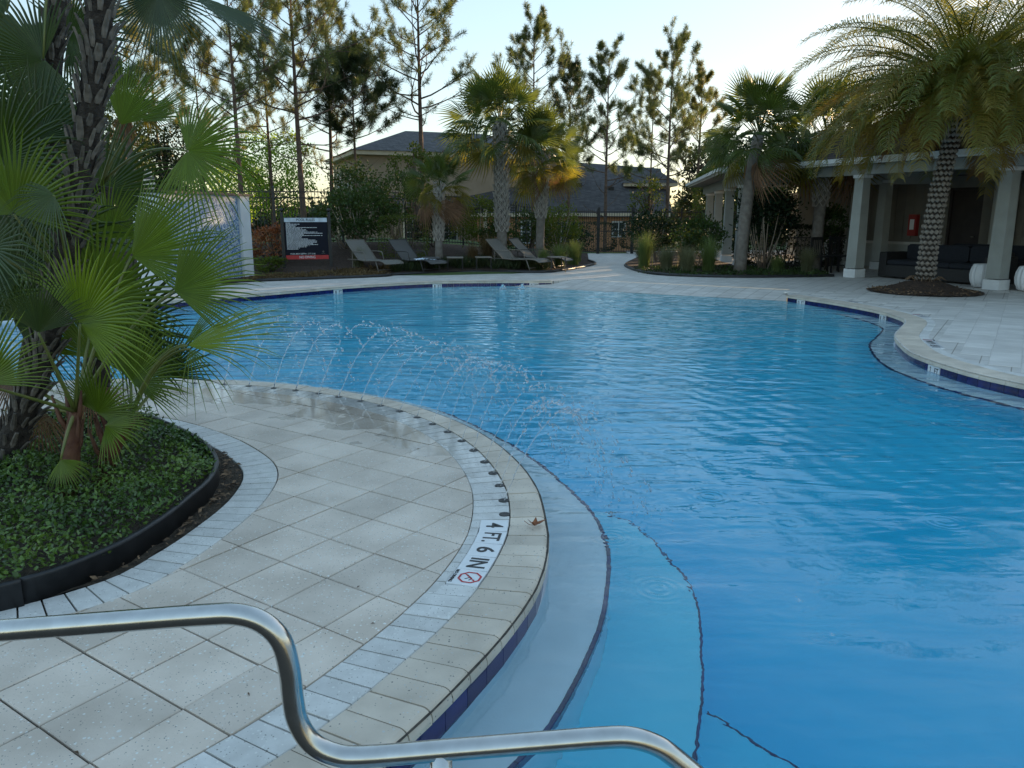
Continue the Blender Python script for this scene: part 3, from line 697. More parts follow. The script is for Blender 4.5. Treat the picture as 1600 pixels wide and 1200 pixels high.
# deeper steps
step2_edge = catmull([Vector(p) for p in [(.47, 4.86), (.66, 4.78), (.82, 4.55), (.93, 4.15), (.967, 3.82), (.95, 3.56), (.856, 3.09), (.796, 2.88), (.694, 2.55), (.6, 2.3), (.6, 1.95), (.9, 1.7), (2, 1.6), (4, 1.5), (5.5, 1.45)]], False, 8)
step2 = shelf('pool_step', step2_edge, bench_edge[56:], -.66, -1.8, M['floorpl'], 1)
strip(step2_edge, SN, -.004, .008, .152, -.66 - .05, -.66 + .006, .003, 'trim_tile', step2, M['trimtile'], sel=lambda c: c.x < 2.5 and c.y > 2.2)
step3_edge = catmull([Vector(p) for p in [(.885, 3.1), (.96, 3.05), (1.05, 2.91), (1.2, 2.76), (1.5, 2.55), (2.6, 2.5), (4, 2.3), (5.5, 2.2)]], False, 8)
step3 = shelf('pool_step', step3_edge, step2_edge[48:], -1.02, -1.8, M['floorpl'], 1)
strip(step3_edge, SN, -.005, .010, .152, -1.02 - .03, -1.02 + .006, .003, 'trim_tile', step3, M['trimtile'], sel=lambda c: c.x < 3)
# bench of the right-hand side
rb_edge = [p + side_normal(t, -SR) * (.30 if p.y < 15 else .2) for p, t in resample(right_edge[16:], .2)]
rinn = [p + side_normal(t, SR) * .05 for p, t in resample(right_edge[16:], .2)]
bench2 = shelf('pool_bench', rb_edge, rinn, BZ, -1.8, M['plaster'], 1)
strip(rb_edge[6:], SR, -.006, .022, .152, BZ - .05, BZ + .006, .003, 'trim_tile', bench2, M['trimtile'])
# the water
wl_ = [p for p in pool]
water = struct(sheet('pool_water', [wl_], lambda c: inside(c, pool), lambda x, y: WZ, M['water'], ex))

# ------------------------------------------------------------------ planting beds
def bed(name, poly, zf, m, step=.5):
    xs = [p[0] for p in poly]; ys = [p[1] for p in poly]
    ex = [(x + rng.uniform(-.1, .1), y + rng.uniform(-.1, .1)) for x in np.arange(min(xs), max(xs), step) for y in np.arange(min(ys), max(ys), step) if inside((x, y), poly)]
    P = [Vector(p) for p in poly]
    return struct(sheet(name, [P], lambda c: inside(c, poly), zf, m, ex, None, True))
bed_far = [(-8.3, 17.25), (-6.28, 18.98), (-3.54, 20.4), (-3.13, 21.0), (-1.1, 21.95), (.9, 21.95), (1.4, 22.6), (1.95, 23.6), (2.75, 25.7), (2.72, 27.5), (3.2, 33.0), (0, 30.2), (-4, 28.2), (-9, 26.6), (-13, 24)]
bed('planting_bed', bed_far, lambda x, y: max(gz(x, y), -.02) + .04 + .02 * math.sin(x * 3.1) * math.sin(y * 2.7), M['mulch'])
bed_right = [tuple(p) for p in catmull([Vector(p) for p in [(4.7, 29), (3.75, 25.5), (3.58, 24.15), (3.66, 22.2), (4.0, 21.1), (4.9, 20.45), (5.9, 20.2), (7.4, 20.3), (8.55, 20.6)]], False, 5)] + [(8.7, 22.6), (6.9, 23.6), (7.0, 26), (7.8, 33), (5.2, 33)]
bed('planting_bed', bed_right, lambda x, y: .03 + .05 * S((y - 20.2) / 1.5), M['mulch'])
# low black edging round the beds
mb = MB(); mb.tube([(p.x, p.y, .03) for p in catmull([Vector(p) for p in bed_far[1:10]], False, 5)], .04, 6)
tag(mb.build('bed_edging', M['edging']), 'thin black edging along the far left planting bed behind the loungers', 'edging')
mb = MB(); mb.tube([(p[0], p[1], .03) for p in bed_right[:41]], .04, 6)
tag(mb.build('bed_edging', M['edging']), 'thin black edging round the right-hand bed of grasses before the pavilion', 'edging')

# mound of mulch and the near planter
planter_loop = bin_
struct(sheet('planter_soil', [planter_loop], lambda c: inside(c, planter_loop), lambda x, y: -.004 + .008 * math.sin(19 * x) * math.sin(23 * y), M['soil'],
             [(x, y) for x in np.arange(-5, -1, .12) for y in np.arange(2.3, 6.2, .12) if inside((x, y), planter_loop)], None, True))
edge_c = [Vector(p) for p in [(-2.97, 5.78), (-2.5, 5.42), (-2.12, 5.02), (-1.86, 4.62), (-1.755, 4.25), (-1.75, 3.95), (-1.77, 3.6), (-1.86, 3.25), (-2.1, 2.93), (-2.6, 2.74), (-3.4, 2.8), (-4.15, 3.3), (-4.5, 4.2), (-4.2, 5.2), (-3.6, 5.72)]]
edge_c = catmull(edge_c, True, 8); edge_c.append(edge_c[0])
def edging_piece(pts, lab):
    mb = MB(); rs = resample(pts, .06); prof = [(-.012, -.02), (-.012, .10), (-.015, .105), (-.012, .116), (0, .121), (.012, .116), (.015, .105), (.008, .10), (.008, -.02)]
    n = len(prof); vs = []
    for p, t in rs:
        nn = side_normal(t, 1); lean = .0
        for o_, z_ in prof: q = p + nn * o_; vs.append((q.x, q.y, z_))
    k = len(rs); fs = [(i * n + j, (i + 1) * n + j, (i + 1) * n + (j + 1) % n, i * n + (j + 1) % n) for i in range(k - 1) for j in range(n)]
    fs += [tuple(range(n)), tuple(range((k - 1) * n, k * n))[::-1]]
    mb.add(vs, fs, 0, True); return tag(mb.build('planter_edging', M['edging']), lab, 'edging', 'black edging of the palm planter')
cut = 64
edging_piece(edge_c[8:cut], 'long black plastic edging piece bending round the right of the palm planter')
edging_piece([p + Vector((.008, -.008)) for p in edge_c[cut - 1:100]], 'black plastic edging piece by the handrail, butted against the longer bent one')
edging_piece([p for p in edge_c[99:]] + edge_c[1:9], 'black plastic edging piece behind the palm stems, far side of the planter')
# litter of dry leaves between the edging and the bricks
V = []; F = []
for i in range(420):
    k = rng.uniform(8, 70); p = edge_c[int(k)].lerp(edge_c[int(k) + 1], k % 1); t = (edge_c[int(k) + 1] - edge_c[int(k)]).normalized()
    p = p + side_normal(t, 1) * rng.uniform(.03, .16)
    if inside(p, bin_) and not inside(p, edge_c):
        an = rng.uniform(0, 6.3); s_ = rng.uniform(.008, .03); w_ = s_ * rng.uniform(.2, .5); d = Vector((math.cos(an), math.sin(an))); e_ = Vector((-d.y, d.x)); z_ = rng.uniform(.004, .02)
        o_ = len(V); V += [(*(p - d * s_), z_), (*(p + e_ * w_), z_ + rng.uniform(0, .012)), (*(p + d * s_), z_ + rng.uniform(0, .01)), (*(p - e_ * w_), z_ + rng.uniform(0, .012))]; F.append((o_, o_ + 1, o_ + 2, o_ + 3))
for i in range(70):
    p = Vector((rng.uniform(-3.2, .1), rng.uniform(2.0, 7.0)))
    if in_paving(p):
        an = rng.uniform(0, 6.3); s_ = rng.uniform(.004, .014); w_ = s_ * rng.uniform(.2, .5); d = Vector((math.cos(an), math.sin(an))); e_ = Vector((-d.y, d.x)); z_ = .003
        o_ = len(V); V += [(*(p - d * s_), z_), (*(p + e_ * w_), z_ + .003), (*(p + d * s_), z_), (*(p - e_ * w_), z_ + .004)]; F.append((o_, o_ + 1, o_ + 2, o_ + 3))
struct(link('leaf_litter', npmesh('leaf_litter', V, F, M['litter'], 4)), 'stuff')

# ground cover of small glossy leaves in the planter
def leaf_quads(P, D, Nn, Ln, W, fold=.3):
    """numpy: folded leaves as two quads each (6 verts): base, tip, two sides"""
    D = D / np.linalg.norm(D, axis=1, keepdims=True); Sd = np.cross(D, Nn); Sd /= np.linalg.norm(Sd, axis=1, keepdims=True) + 1e-9; Up = np.cross(Sd, D)
    L_ = Ln[:, None]; W_ = W[:, None]
    v = np.stack([P, P + D * L_ * .38 + Sd * W_ + Up * W_ * fold, P + D * L_, P + D * L_ * .38 - Sd * W_ + Up * W_ * fold, P + D * L_ * .5], 1).reshape(-1, 3)
    n = len(P); b = np.arange(n)[:, None] * 5
    f = np.concatenate([b + np.array([[0, 4, 1]]), b + np.array([[1, 4, 2]]), b + np.array([[0, 3, 4]]), b + np.array([[4, 3, 2]])], 1).reshape(-1, 3)
    return v, f
def rand_dirs(n, up=.0):
    d = nr.normal(size=(n, 3)); d[:, 2] += up; return d / np.linalg.norm(d, axis=1, keepdims=True)
inner = [q for q in edge_c]
pts = []
while len(pts) < 24000:
    x, y = rng.uniform(-4.5, -1.72), rng.uniform(2.75, 5.8)
    if inside((x, y), inner) and (y < 5.3 or rng.random() < .5): pts.append((x, y))
pts = np.array(pts); n = len(pts)
hmap = .14 + .035 * np.sin(pts[:, 0] * 5 + 1) * np.sin(pts[:, 1] * 4.3) + .03 * np.sin(pts[:, 0] * 13 + pts[:, 1] * 9)
zz = hmap * nr.uniform(.35, 1.15, n) ** .6 + .02
P_ = np.column_stack([pts, zz]); D_ = rand_dirs(n, .35); D_[:, 2] = np.abs(D_[:, 2]) * .7
V, F = leaf_quads(P_, D_, rand_dirs(n, 1.6), nr.uniform(.017, .040, n), nr.uniform(.006, .0125, n))
struct(link('ground_cover', npmesh('ground_cover', V, F, M['cover'], 3)), 'stuff')

# ------------------------------------------------------------------ fan palms of the planter
def basis(axis, normal):
    y = Vector(axis).normalized(); z = Vector(normal); z = (z - y * z.dot(y)).normalized(); x = y.cross(z)
    return Matrix((x, y, z)).transposed()
def fan_blade(mb, hub, axis, normal, Rr, nseg=46, spread=230, droop=.25, fuse=.42, cup=.12, mi=0, tipbend=.0, wmul=1.0, seed=0, lenvar=.25):
    """a palmate leaf: folded segments fused near the hub and free towards the tips"""
    r_ = random.Random(seed); B = basis(axis, normal); hub = Vector(hub); da = R(spread) / nseg
    ts = (.02, .16, fuse, .62, .82, 1.0)
    for i in range(nseg):
        ph = -R(spread) / 2 + (i + .5) * da
        L_ = Rr * (1 - lenvar * (abs(ph) / (R(spread) / 2)) ** 2) * r_.uniform(.92, 1.05)
        dr = droop * .38 * r_.uniform(.4, 1.6) * (1 + .9 * (abs(ph) / (R(spread) / 2)) ** 2); tw = r_.uniform(-.05, .05); tb = (tipbend + .05) * r_.uniform(.0, 2.2)
        vs = []
        for t in ts:
            r = t * L_; a0 = ph + tw * max(0, t - fuse)
            c = B @ Vector((math.sin(a0) * r, math.cos(a0) * r, cup * r * math.sin(min(t / fuse, 1) * 1.57) * .6))
            wr = min(t, fuse) * L_ * math.tan(da / 2) * 1.04 * wmul
            if t > fuse: wr = fuse * L_ * math.tan(da / 2) * wmul * (1 - ((t - fuse) / (1 - fuse)) ** 1.3) + .0006
            sdv = B @ Vector((math.cos(a0), -math.sin(a0), 0)); up = B @ Vector((0, 0, 1)); g = Vector((0, 0, -1)) * (dr * r * t * t + tb * L_ * max(0, t - .6) ** 2 * 2.5)
            fold = wr * .55
            vs += [hub + c + g - sdv * wr - up * fold * .5, hub + c + g + up * fold * .5, hub + c + g + sdv * wr - up * fold * .5]
        fs = []
        for k in range(len(ts) - 1):
            a_ = k * 3; fs += [(a_, a_ + 1, a_ + 4, a_ + 3), (a_ + 1, a_ + 2, a_ + 5, a_ + 4)]
        mb.add(vs, fs, mi, False)
def curve3(p0, p1, sag, n=8):
    p0, p1 = Vector(p0), Vector(p1); return [p0.lerp(p1, i / n) + Vector((0, 0, sag * 4 * (i / n) * (1 - i / n))) for i in range(n + 1)]
boot_mb = MB()
def boot_mesh(name, L_, w, th):
    mb = MB(); vs = []
    for (y, ww, z) in ((0, .75, 0), (.35, 1., .012), (.7, .8, .03), (1., .62, .05)):
        for (x, q) in ((-1, 0), (-.5, .8), (.5, .8), (1, 0)): vs.append((x * w * ww / 2, z + q * th, y * L_))
    fs = [(k * 4 + j, k * 4 + j + 1, k * 4 + j + 5, k * 4 + j + 4) for k in range(3) for j in range(3)]
    fs += [(k * 4 + 3, k * 4, k * 4 + 4, k * 4 + 7) for k in range(3)] + [(12, 13, 14, 15)]
    mb.add(vs, [f[::-1] for f in fs]); return mb.mesh(name, M['boot'])
boots = [boot_mesh('leaf_base', .15, .05, .016), boot_mesh('leaf_base', .12, .058, .018), boot_mesh('leaf_base', .18, .042, .014)]
def palm_trunk(root, path, rad, z0, z1, nring, per, seed, lean=.18, sc=1., bm=None):
    mb = MB(); C3 = catmull([Vector(p) for p in path], False, 6); k = len(C3)
    rr = [rad * (1.25 - .25 * min(1, 4 * i / k)) * rng.uniform(.95, 1.05) for i in range(k)]
    mb.tube(C3, rr, 12); mb.build('trunk', M['fibre'], root)
    r_ = random.Random(seed); rs = resample(C3, .08)
    Ltot = len(rs)
    for i in range(nring):
        f = z0 + (z1 - z0) * i / nring; p, t = rs[min(int(f * (Ltot - 1)), Ltot - 2)]
        for j in range(per):
            an = 2 * math.pi * (j + .5 * (i % 2) + r_.uniform(-.15, .15)) / per
            b1 = t.cross(Vector((0, 1, 0))).normalized(); b2 = t.cross(b1)
            rd = (b1 * math.cos(an) + b2 * math.sin(an)); rdx = rad * 1.0
            out = (t * 1 + rd * r_.uniform(.0, lean)).normalized(); xx = out.cross(rd).normalized(); yy = xx.cross(out) * -1
            yy = rd - out * rd.dot(out); yy.normalize(); xx = yy.cross(out).normalized()
            Mx = Matrix((xx, yy, out)).transposed()
            o = link('leaf_base', r_.choice(boots) if not bm else bm, root, p + rd * rdx * .93 + t * r_.uniform(-.04, .04), quat=Mx.to_quaternion(), scale=sc * r_.uniform(.75, 1.25))
    return C3
# main leaning trunk, second trunk behind it, short dark third one
T1 = thing('fan_palm', 'tallest fan palm, grey trunk of stubby leaf bases leaning up out of the planter', 'palm', group='fan palms in the planter')
tr1 = palm_trunk(T1, [(-3.22, 4.6, -.05), (-3.05, 4.6, .345), (-2.885, 4.6, .67), (-2.63, 4.6, 1.363), (-2.475, 4.6, 1.908), (-2.345, 4.6, 2.36), (-2.26, 4.6, 2.9), (-2.23, 4.62, 3.5)], .070, .03, .95, 34, 9, 3, .14, .74)
T2 = thing('fan_palm', 'second fan palm, slimmer grey trunk behind and left of the leaning one', 'palm', group='fan palms in the planter')
tr2 = palm_trunk(T2, [(-3.55, 5.3, -.04), (-3.35, 5.3, .7), (-3.18, 5.3, 1.33), (-3.06, 5.3, 2.1), (-2.96, 5.3, 2.6), (-2.87, 5.3, 3.1), (-2.8, 5.3, 3.6)], .060, .3, .95, 26, 8, 5, .10, .6)
T3 = thing('fan_palm', 'young fan palm with a short dark fibrous trunk behind the leaning trunk', 'palm', group='fan palms in the planter')
tr3 = palm_trunk(T3, [(-3.15, 5.6, -.08), (-3.05, 5.6, .7), (-2.98, 5.6, 1.31), (-2.9, 5.6, 1.8)], .085, .1, .95, 10, 6, 8, .3, .6)
T4 = thing('fan_palm', 'low young fan palm with a reddish stem base at the front of the clump', 'palm', group='fan palms in the planter')
T5 = thing('fan_palm', 'low young fan palm leaning right with a dark red stem base over the ground cover', 'palm', group='fan palms in the planter')
for T, pth, rd in ((T4, [(-2.6, 4.25, 0), (-2.55, 4.25, .25), (-2.5, 4.27, .5)], (.055, .05, .03)), (T5, [(-2.5, 4.45, 0), (-2.42, 4.45, .22), (-2.27, 4.43, .42)], (.06, .055, .035))):
    mb = MB(); mb.tube(catmull([Vector(p) for p in pth], False, 4), list(np.interp(np.linspace(0, 1, 9), [0, .5, 1], rd)), 9); mb.build('trunk', M['redstem'], T)
    for k in range(9):
        mb = MB(); an = rng.uniform(0, 6.3); p = Vector(pth[0]).lerp(Vector(pth[2]), rng.uniform(.1, .8)); d = Vector((math.cos(an), math.sin(an), 0))
        mb.tube([p, p + d * .06 + Vector((0, 0, .1)), p + d * .09 + Vector((0, 0, .24))], [.02, .016, .006], 5); mb.build('leaf_base', M['redstem'], T)
CAMP = Vector((0, 0, 1.6))
def at(px, py, Y):
    v, u = py - 600, px - 800; s_, c_ = math.sin(R(12.4)), math.cos(R(12.4)); t = Y / (1202 * c_ - v * s_)
    return Vector((u * t, Y, 1.6 - (1202 * s_ + v * c_) * t))
def frond(T, base, px, py, Y, ang, lean, Rr, m, spread=230, droop=.2, tilt=.3, nseg=46, sag=.0, fuse=.42, tb=.05, wm=1., seed=None):
    """blade with its hub seen at a given spot; ang = direction of the middle segment in the upright plane facing the
    camera (0 = right, 90 = up), lean = how far it comes forward, tilt = turn of the blade out of that plane"""
    hub = at(px, py, Y); a_ = R(ang); seed = seed if seed is not None else int(px * 7 + py)
    axis = Vector((math.cos(a_), -lean, math.sin(a_))).normalized()
    nrm = Vector((tilt * .6, -1, abs(tilt)))
    mb = MB(); fan_blade(mb, hub, axis, nrm, Rr * 1.12, nseg, spread, droop, fuse, .12, 0, tb, wm, seed)
    o = mb.build('frond', M[m], T)
    mb = MB(); c = curve3(base, hub, sag); mb.tube(c, list(np.linspace(.013, .006, len(c))), 6); mb.build('petiole', M['petiole'], o)
    return o
b4 = Vector((-2.5, 4.27, .5)); b5 = Vector((-2.27, 4.43, .42)); b3 = Vector((-2.9, 5.6, 1.8)); b1 = Vector((-2.7, 4.75, 1.1))
# front clump
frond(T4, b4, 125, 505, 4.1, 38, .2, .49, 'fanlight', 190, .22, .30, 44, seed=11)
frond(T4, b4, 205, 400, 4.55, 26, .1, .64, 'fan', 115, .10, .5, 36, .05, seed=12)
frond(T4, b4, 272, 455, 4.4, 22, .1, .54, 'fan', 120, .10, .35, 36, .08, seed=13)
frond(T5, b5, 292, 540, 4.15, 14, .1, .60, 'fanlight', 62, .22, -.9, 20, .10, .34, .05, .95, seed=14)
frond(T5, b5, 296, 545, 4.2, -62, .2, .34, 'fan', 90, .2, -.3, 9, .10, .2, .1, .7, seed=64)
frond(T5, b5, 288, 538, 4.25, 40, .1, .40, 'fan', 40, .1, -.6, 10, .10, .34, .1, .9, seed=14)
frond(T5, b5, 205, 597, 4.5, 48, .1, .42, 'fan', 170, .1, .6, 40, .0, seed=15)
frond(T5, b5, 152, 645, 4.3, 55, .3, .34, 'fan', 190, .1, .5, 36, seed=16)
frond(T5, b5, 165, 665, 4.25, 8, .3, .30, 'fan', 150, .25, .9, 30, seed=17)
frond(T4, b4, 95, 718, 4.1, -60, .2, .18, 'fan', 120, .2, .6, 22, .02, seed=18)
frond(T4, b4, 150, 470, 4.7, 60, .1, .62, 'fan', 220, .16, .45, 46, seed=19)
frond(T4, b4, 190, 520, 4.8, 20, .1, .55, 'fanshaded', 210, .2, .4, 44, seed=20)
frond(T4, b4, 60, 520, 3.95, 74, .15, .34, 'fanshaded', 120, .12, .9, 40, seed=22)
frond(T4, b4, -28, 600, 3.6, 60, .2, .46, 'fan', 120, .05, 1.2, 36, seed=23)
frond(T5, b5, 255, 590, 4.9, 75, .0, .40, 'fanshaded', 160, .15, .6, 36, seed=24)
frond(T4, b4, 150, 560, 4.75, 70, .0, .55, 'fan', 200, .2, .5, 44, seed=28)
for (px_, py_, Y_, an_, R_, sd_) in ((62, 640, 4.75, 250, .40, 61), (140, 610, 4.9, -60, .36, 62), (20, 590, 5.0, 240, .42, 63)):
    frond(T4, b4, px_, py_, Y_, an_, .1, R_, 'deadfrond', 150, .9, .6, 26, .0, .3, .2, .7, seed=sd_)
# mid height, on the short trunk behind
frond(T3, b3, 292, 236, 5.2, -8, .15, .52, 'fan', 235, .30, -.35, 46, .10, .36, .2, seed=31)
frond(T3, b3, 188, 195, 5.3, 58, .05, .46, 'fan', 95, .08, .5, 30, seed=32)
frond(T3, b3, 222, 190, 5.5, 22, .1, .46, 'fan', 60, .10, 1.0, 22, .05, seed=33)
frond(T3, b3, 168, 372, 5.2, 82, .2, .42, 'fan', 170, .2, .5, 46, seed=35)
frond(T3, b3, 160, 300, 5.9, 80, .0, .6, 'fanshaded', 250, .2, .4, 44, seed=36)
# left edge
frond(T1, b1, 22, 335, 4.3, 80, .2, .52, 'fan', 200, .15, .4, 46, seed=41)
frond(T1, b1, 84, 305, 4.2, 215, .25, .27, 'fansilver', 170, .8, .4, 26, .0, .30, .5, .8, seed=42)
frond(T1, b1, 0, 250, 4.6, 60, .1, .55, 'fanshaded', 230, .2, .4, 46, seed=43)
frond(T1, b1, 60, 215, 4.9, 110, .1, .5, 'fanshaded', 240, .2, .4, 44, seed=44)
frond(T1, b1, 30, 430, 4.8, 120, .1, .6, 'fanshaded', 250, .3, .4, 44, seed=45)
frond(T1, b1, 20, 500, 5.0, 60, .1, .55, 'fanshaded', 250, .3, .4, 44, seed=46)
frond(T1, b1, 75, 380, 5.1, 60, .1, .6, 'fanshaded', 250, .3, .4, 44, seed=47)
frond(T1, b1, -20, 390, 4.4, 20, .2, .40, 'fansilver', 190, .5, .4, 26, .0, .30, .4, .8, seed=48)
# crowns overhead, hanging into the top of the picture
c2 = Vector((-2.8, 5.3, 3.55)); c1 = Vector((-2.24, 4.62, 3.4))
frond(T2, c2, 68, 92, 5.1, 190, .2, .52, 'fanshaded', 250, .2, .25, 50, .1, seed=51)
frond(T2, c2, 105, 60, 5.6, 20, .0, .5, 'fanshaded', 230, .3, .3, 46, .1, seed=52)
frond(T2, c2, 10, 20, 5.4, 200, .0, .5, 'fanshaded', 240, .3, .3, 46, .1, seed=55)
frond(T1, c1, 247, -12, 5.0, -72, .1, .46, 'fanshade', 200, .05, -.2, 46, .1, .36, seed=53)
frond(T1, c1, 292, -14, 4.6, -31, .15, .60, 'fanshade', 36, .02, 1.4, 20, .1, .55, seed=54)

# ------------------------------------------------------------------ stainless handrail in the foreground
hr = thing('handrail', 'bent stainless steel handrail in the foreground stepping down into the pool', 'handrail', (-.45, 1.4, 0))
def rail_pts(P): return [(x + .45, 0, z) for x, z in P]
raw = [(-1.55, .70), (-1.35, .757), (-1.026, .786), (-.78, .807), (-.62, .820), (-.55, .822), (-.50, .805), (-.465, .765), (-.452, .70), (-.449, .64), (-.442, .58), (-.415, .53), (-.37, .503), (-.31, .497), (-.13, .513), (.066, .531), (.18, .541), (.245, .542), (.30, .524), (.345, .49), (.42, .42), (.60, .24), (.75, .08), (.80, -.1), (.80, -.66)]
raw = [(-1.55, 0.0), (-1.56, .4), (-1.55, .66), (-1.47, .75)] + raw[1:]
mb = MB(); mb.tube(catmull([Vector((x + .45, 0, z)) for x, z in raw], False, 5), .022, 16); mb.build('rail', M['steel'], hr)
mb = MB(); mb.tube([(.302, 0, .51), (.302, 0, -.3)], .0235, 14); mb.tube([(.302, 0, -.29), (.302, 0, -.275)], .05, 16); mb.build('post', M['steel'], hr)
for (x, z) in ((-1.1, 0.),):
    mb = MB(); mb.lathe([(.055, .0), (.055, .006), (.03, .02)], (x, 0, z), 18); mb.build('base_cover', M['steel'], hr)

# ------------------------------------------------------------------ depth markers
def tile_part(root, M4, text, s_, ink=None, wf=.7, name='tile'):
    """a white marker tile with lettering; M4 places it (local x along the text, y towards its top)"""
    mb = MB(); h = s_ / 2 - .0015; b = .002
    mb.add([(-h, -h, -.012), (h, -h, -.012), (h, h, -.012), (-h, h, -.012), (-h + b, -h + b, 0), (h - b, -h + b, 0), (h - b, h - b, 0), (-h + b, h - b, 0)], [(0, 1, 5, 4), (1, 2, 6, 5), (2, 3, 7, 6), (3, 0, 4, 7), (4, 5, 6, 7)])
    o = mb.build(name, M['white_tile'], root); o.matrix_local = M4
    if text == 'ICON':
        for k, (r1, r2, m) in enumerate(((.42, .345, 'red_ink'),)):
            mb = MB(); vs = []
            for rr in (r1, r2):
                for j in range(8): a_ = R(22.5 + 45 * j); vs.append((math.cos(a_) * rr * s_ * .88, math.sin(a_) * rr * s_ * .88 + .09 * s_, .0012))
            mb.add(vs, [(j, (j + 1) % 8, 8 + (j + 1) % 8, 8 + j) for j in range(8)]); mb.build('octagon', M[m], o)
        mb = MB(); sl = Vector((.22, .22, 0)) * s_; cc = Vector((0, .09 * s_, .001)); mb.bar(cc - sl, cc + sl, .035 * s_, .0006); mb.build('slash', M['red_ink'], o)
        mb = MB(); q = lambda x, y: Vector((x * s_, (y + .09) * s_, .0006))
        mb.bar(q(-.16, -.14), q(.05, .08), .05 * s_, .0006); mb.bar(q(.05, .08), q(.17, .02), .035 * s_, .0006); mb.bar(q(-.02, .02), q(.12, -.12), .035 * s_, .0006)
        mb.blob(q(.13, .15), (.04 * s_, .04 * s_, .0005)); mb.build('diver', M['black_ink'], o)
        t = link('lettering', text_mesh('NO DIVING', s_ * .15, M['black_ink'], s_ * .8), o, (0, -.41 * s_, .0012))
    elif text:
        w = {1: .22, 2: .66, 3: .72}[len(text)] if text not in ('4', '6', '0') else .40
        me = text_mesh(text, s_ * .82, ink or M['black_ink'], s_ * w * 1.0); link('lettering', me, o, (0, 0, .0012))
    return o
mk = thing('depth_marker', 'white tiles reading 4 FT. 6 IN with a no diving sign, in the island border', 'depth marker')
for k, tx in enumerate(('4', 'FT.', '6', 'IN', 'ICON')):
    tt = MARK0 + (MARK1 - MARK0) * (k + .5) / 5; c = pol(tt, r_in(tt) - .081); tn = (pol(tt - 1, r_in(tt - 1)) - pol(tt + 1, r_in(tt + 1))).normalized()
    up = Vector((-tn.y, tn.x)) ; B = Matrix(((tn.x, up.x, 0, c.x), (tn.y, up.y, 0, c.y), (0, 0, 1, .001), (0, 0, 0, 1)))
    tile_part(mk, B, tx, .1524)
# jet holes are flat black discs that paint the dark of the opening
# wall markers on the waterline tiles
def wall_marker(path, near_pt, s_side, chars, label, flip=1):
    rs = resample(path, .02); k = min(range(len(rs)), key=lambda i: (rs[i][0] - Vector(near_pt)).length); p, t = rs[k]
    out = -side_normal(t, s_side)                                 # towards the water
    x = t if t.cross(out) < 0 else -t                             # left to right for someone in the water
    root = thing('depth_marker', label, 'depth marker', group='depth markers on the waterline')
    q = p + side_normal(t, s_side) * .024
    n = len(chars); w = .118
    for i, ch in enumerate(chars):
        c = q + x * ((i - (n - 1) / 2) * w) + out * .011
        B = Matrix(((x.x, 0, out.x, c.x), (x.y, 0, out.y, c.y), (0, 1, 0, -.117), (0, 0, 0, 1)))
        tile_part(root, B, ch, .116)
wall_marker(far_edge, (-3.95, 17.55), SF, ('1', 'FT'), 'white 1 FT tiles on the far pool edge below the pool rules sign')
wall_marker(far_edge, (-1.83, 19.0), SF, ('1', 'FT'), 'white 1 FT tiles on the far pool edge below the lounger with the towel')
wall_marker(far_edge, (.55, 19.2), SF, ('0', 'FT'), 'white 0 FT tiles at the right end of the far pool edge')
wall_marker(right_edge, (5.75, 15.35), SR, ('0', 'FT'), 'white 0 FT tiles at the far end of the right-hand pool edge')
wall_marker(right_edge, (6.27, 13.0), SR, ('1', 'FT'), 'white 1 FT tiles in the bay of the right-hand pool edge')
wall_marker(right_edge, (4.74, 8.5), SR, ('2', 'FT'), 'white 2 FT tiles on the bulge of the right-hand pool edge')
def deck_marker(pts, chars, label):
    rs = resample(right_edge, .02); root = thing('depth_marker', label, 'depth marker', group='depth markers on the right-hand deck')
    k0 = min(range(len(rs)), key=lambda i: (rs[i][0] - Vector(pts)).length)
    for i, ch in enumerate(chars):
        p, t = rs[k0 + int(i * .153 / .02)]; c = p + side_normal(t, SR) * .385; up = -side_normal(t, SR); x = t if t.cross(up) > 0 else -t
        B = Matrix(((x.x, up.x, 0, c.x), (x.y, up.y, 0, c.y), (0, 0, 1, .004), (0, 0, 0, 1)))
        tile_part(root, B, ch, .15)
deck_marker((4.9, 9.5), ('1', 'FT.', '6', 'IN', 'ICON'), 'white tile strip with dark lettering in the deck beside the right-hand pool bulge')
deck_marker((6.2, 12.3), ('1', 'FT.', 'ICON'), 'white tile strip with dark lettering in the deck beside the right-hand bay')
deck_marker((6.06, 14.3), ('0', 'FT.'), 'white 0 FT tile strip in the deck nearest the palm mulch ring')

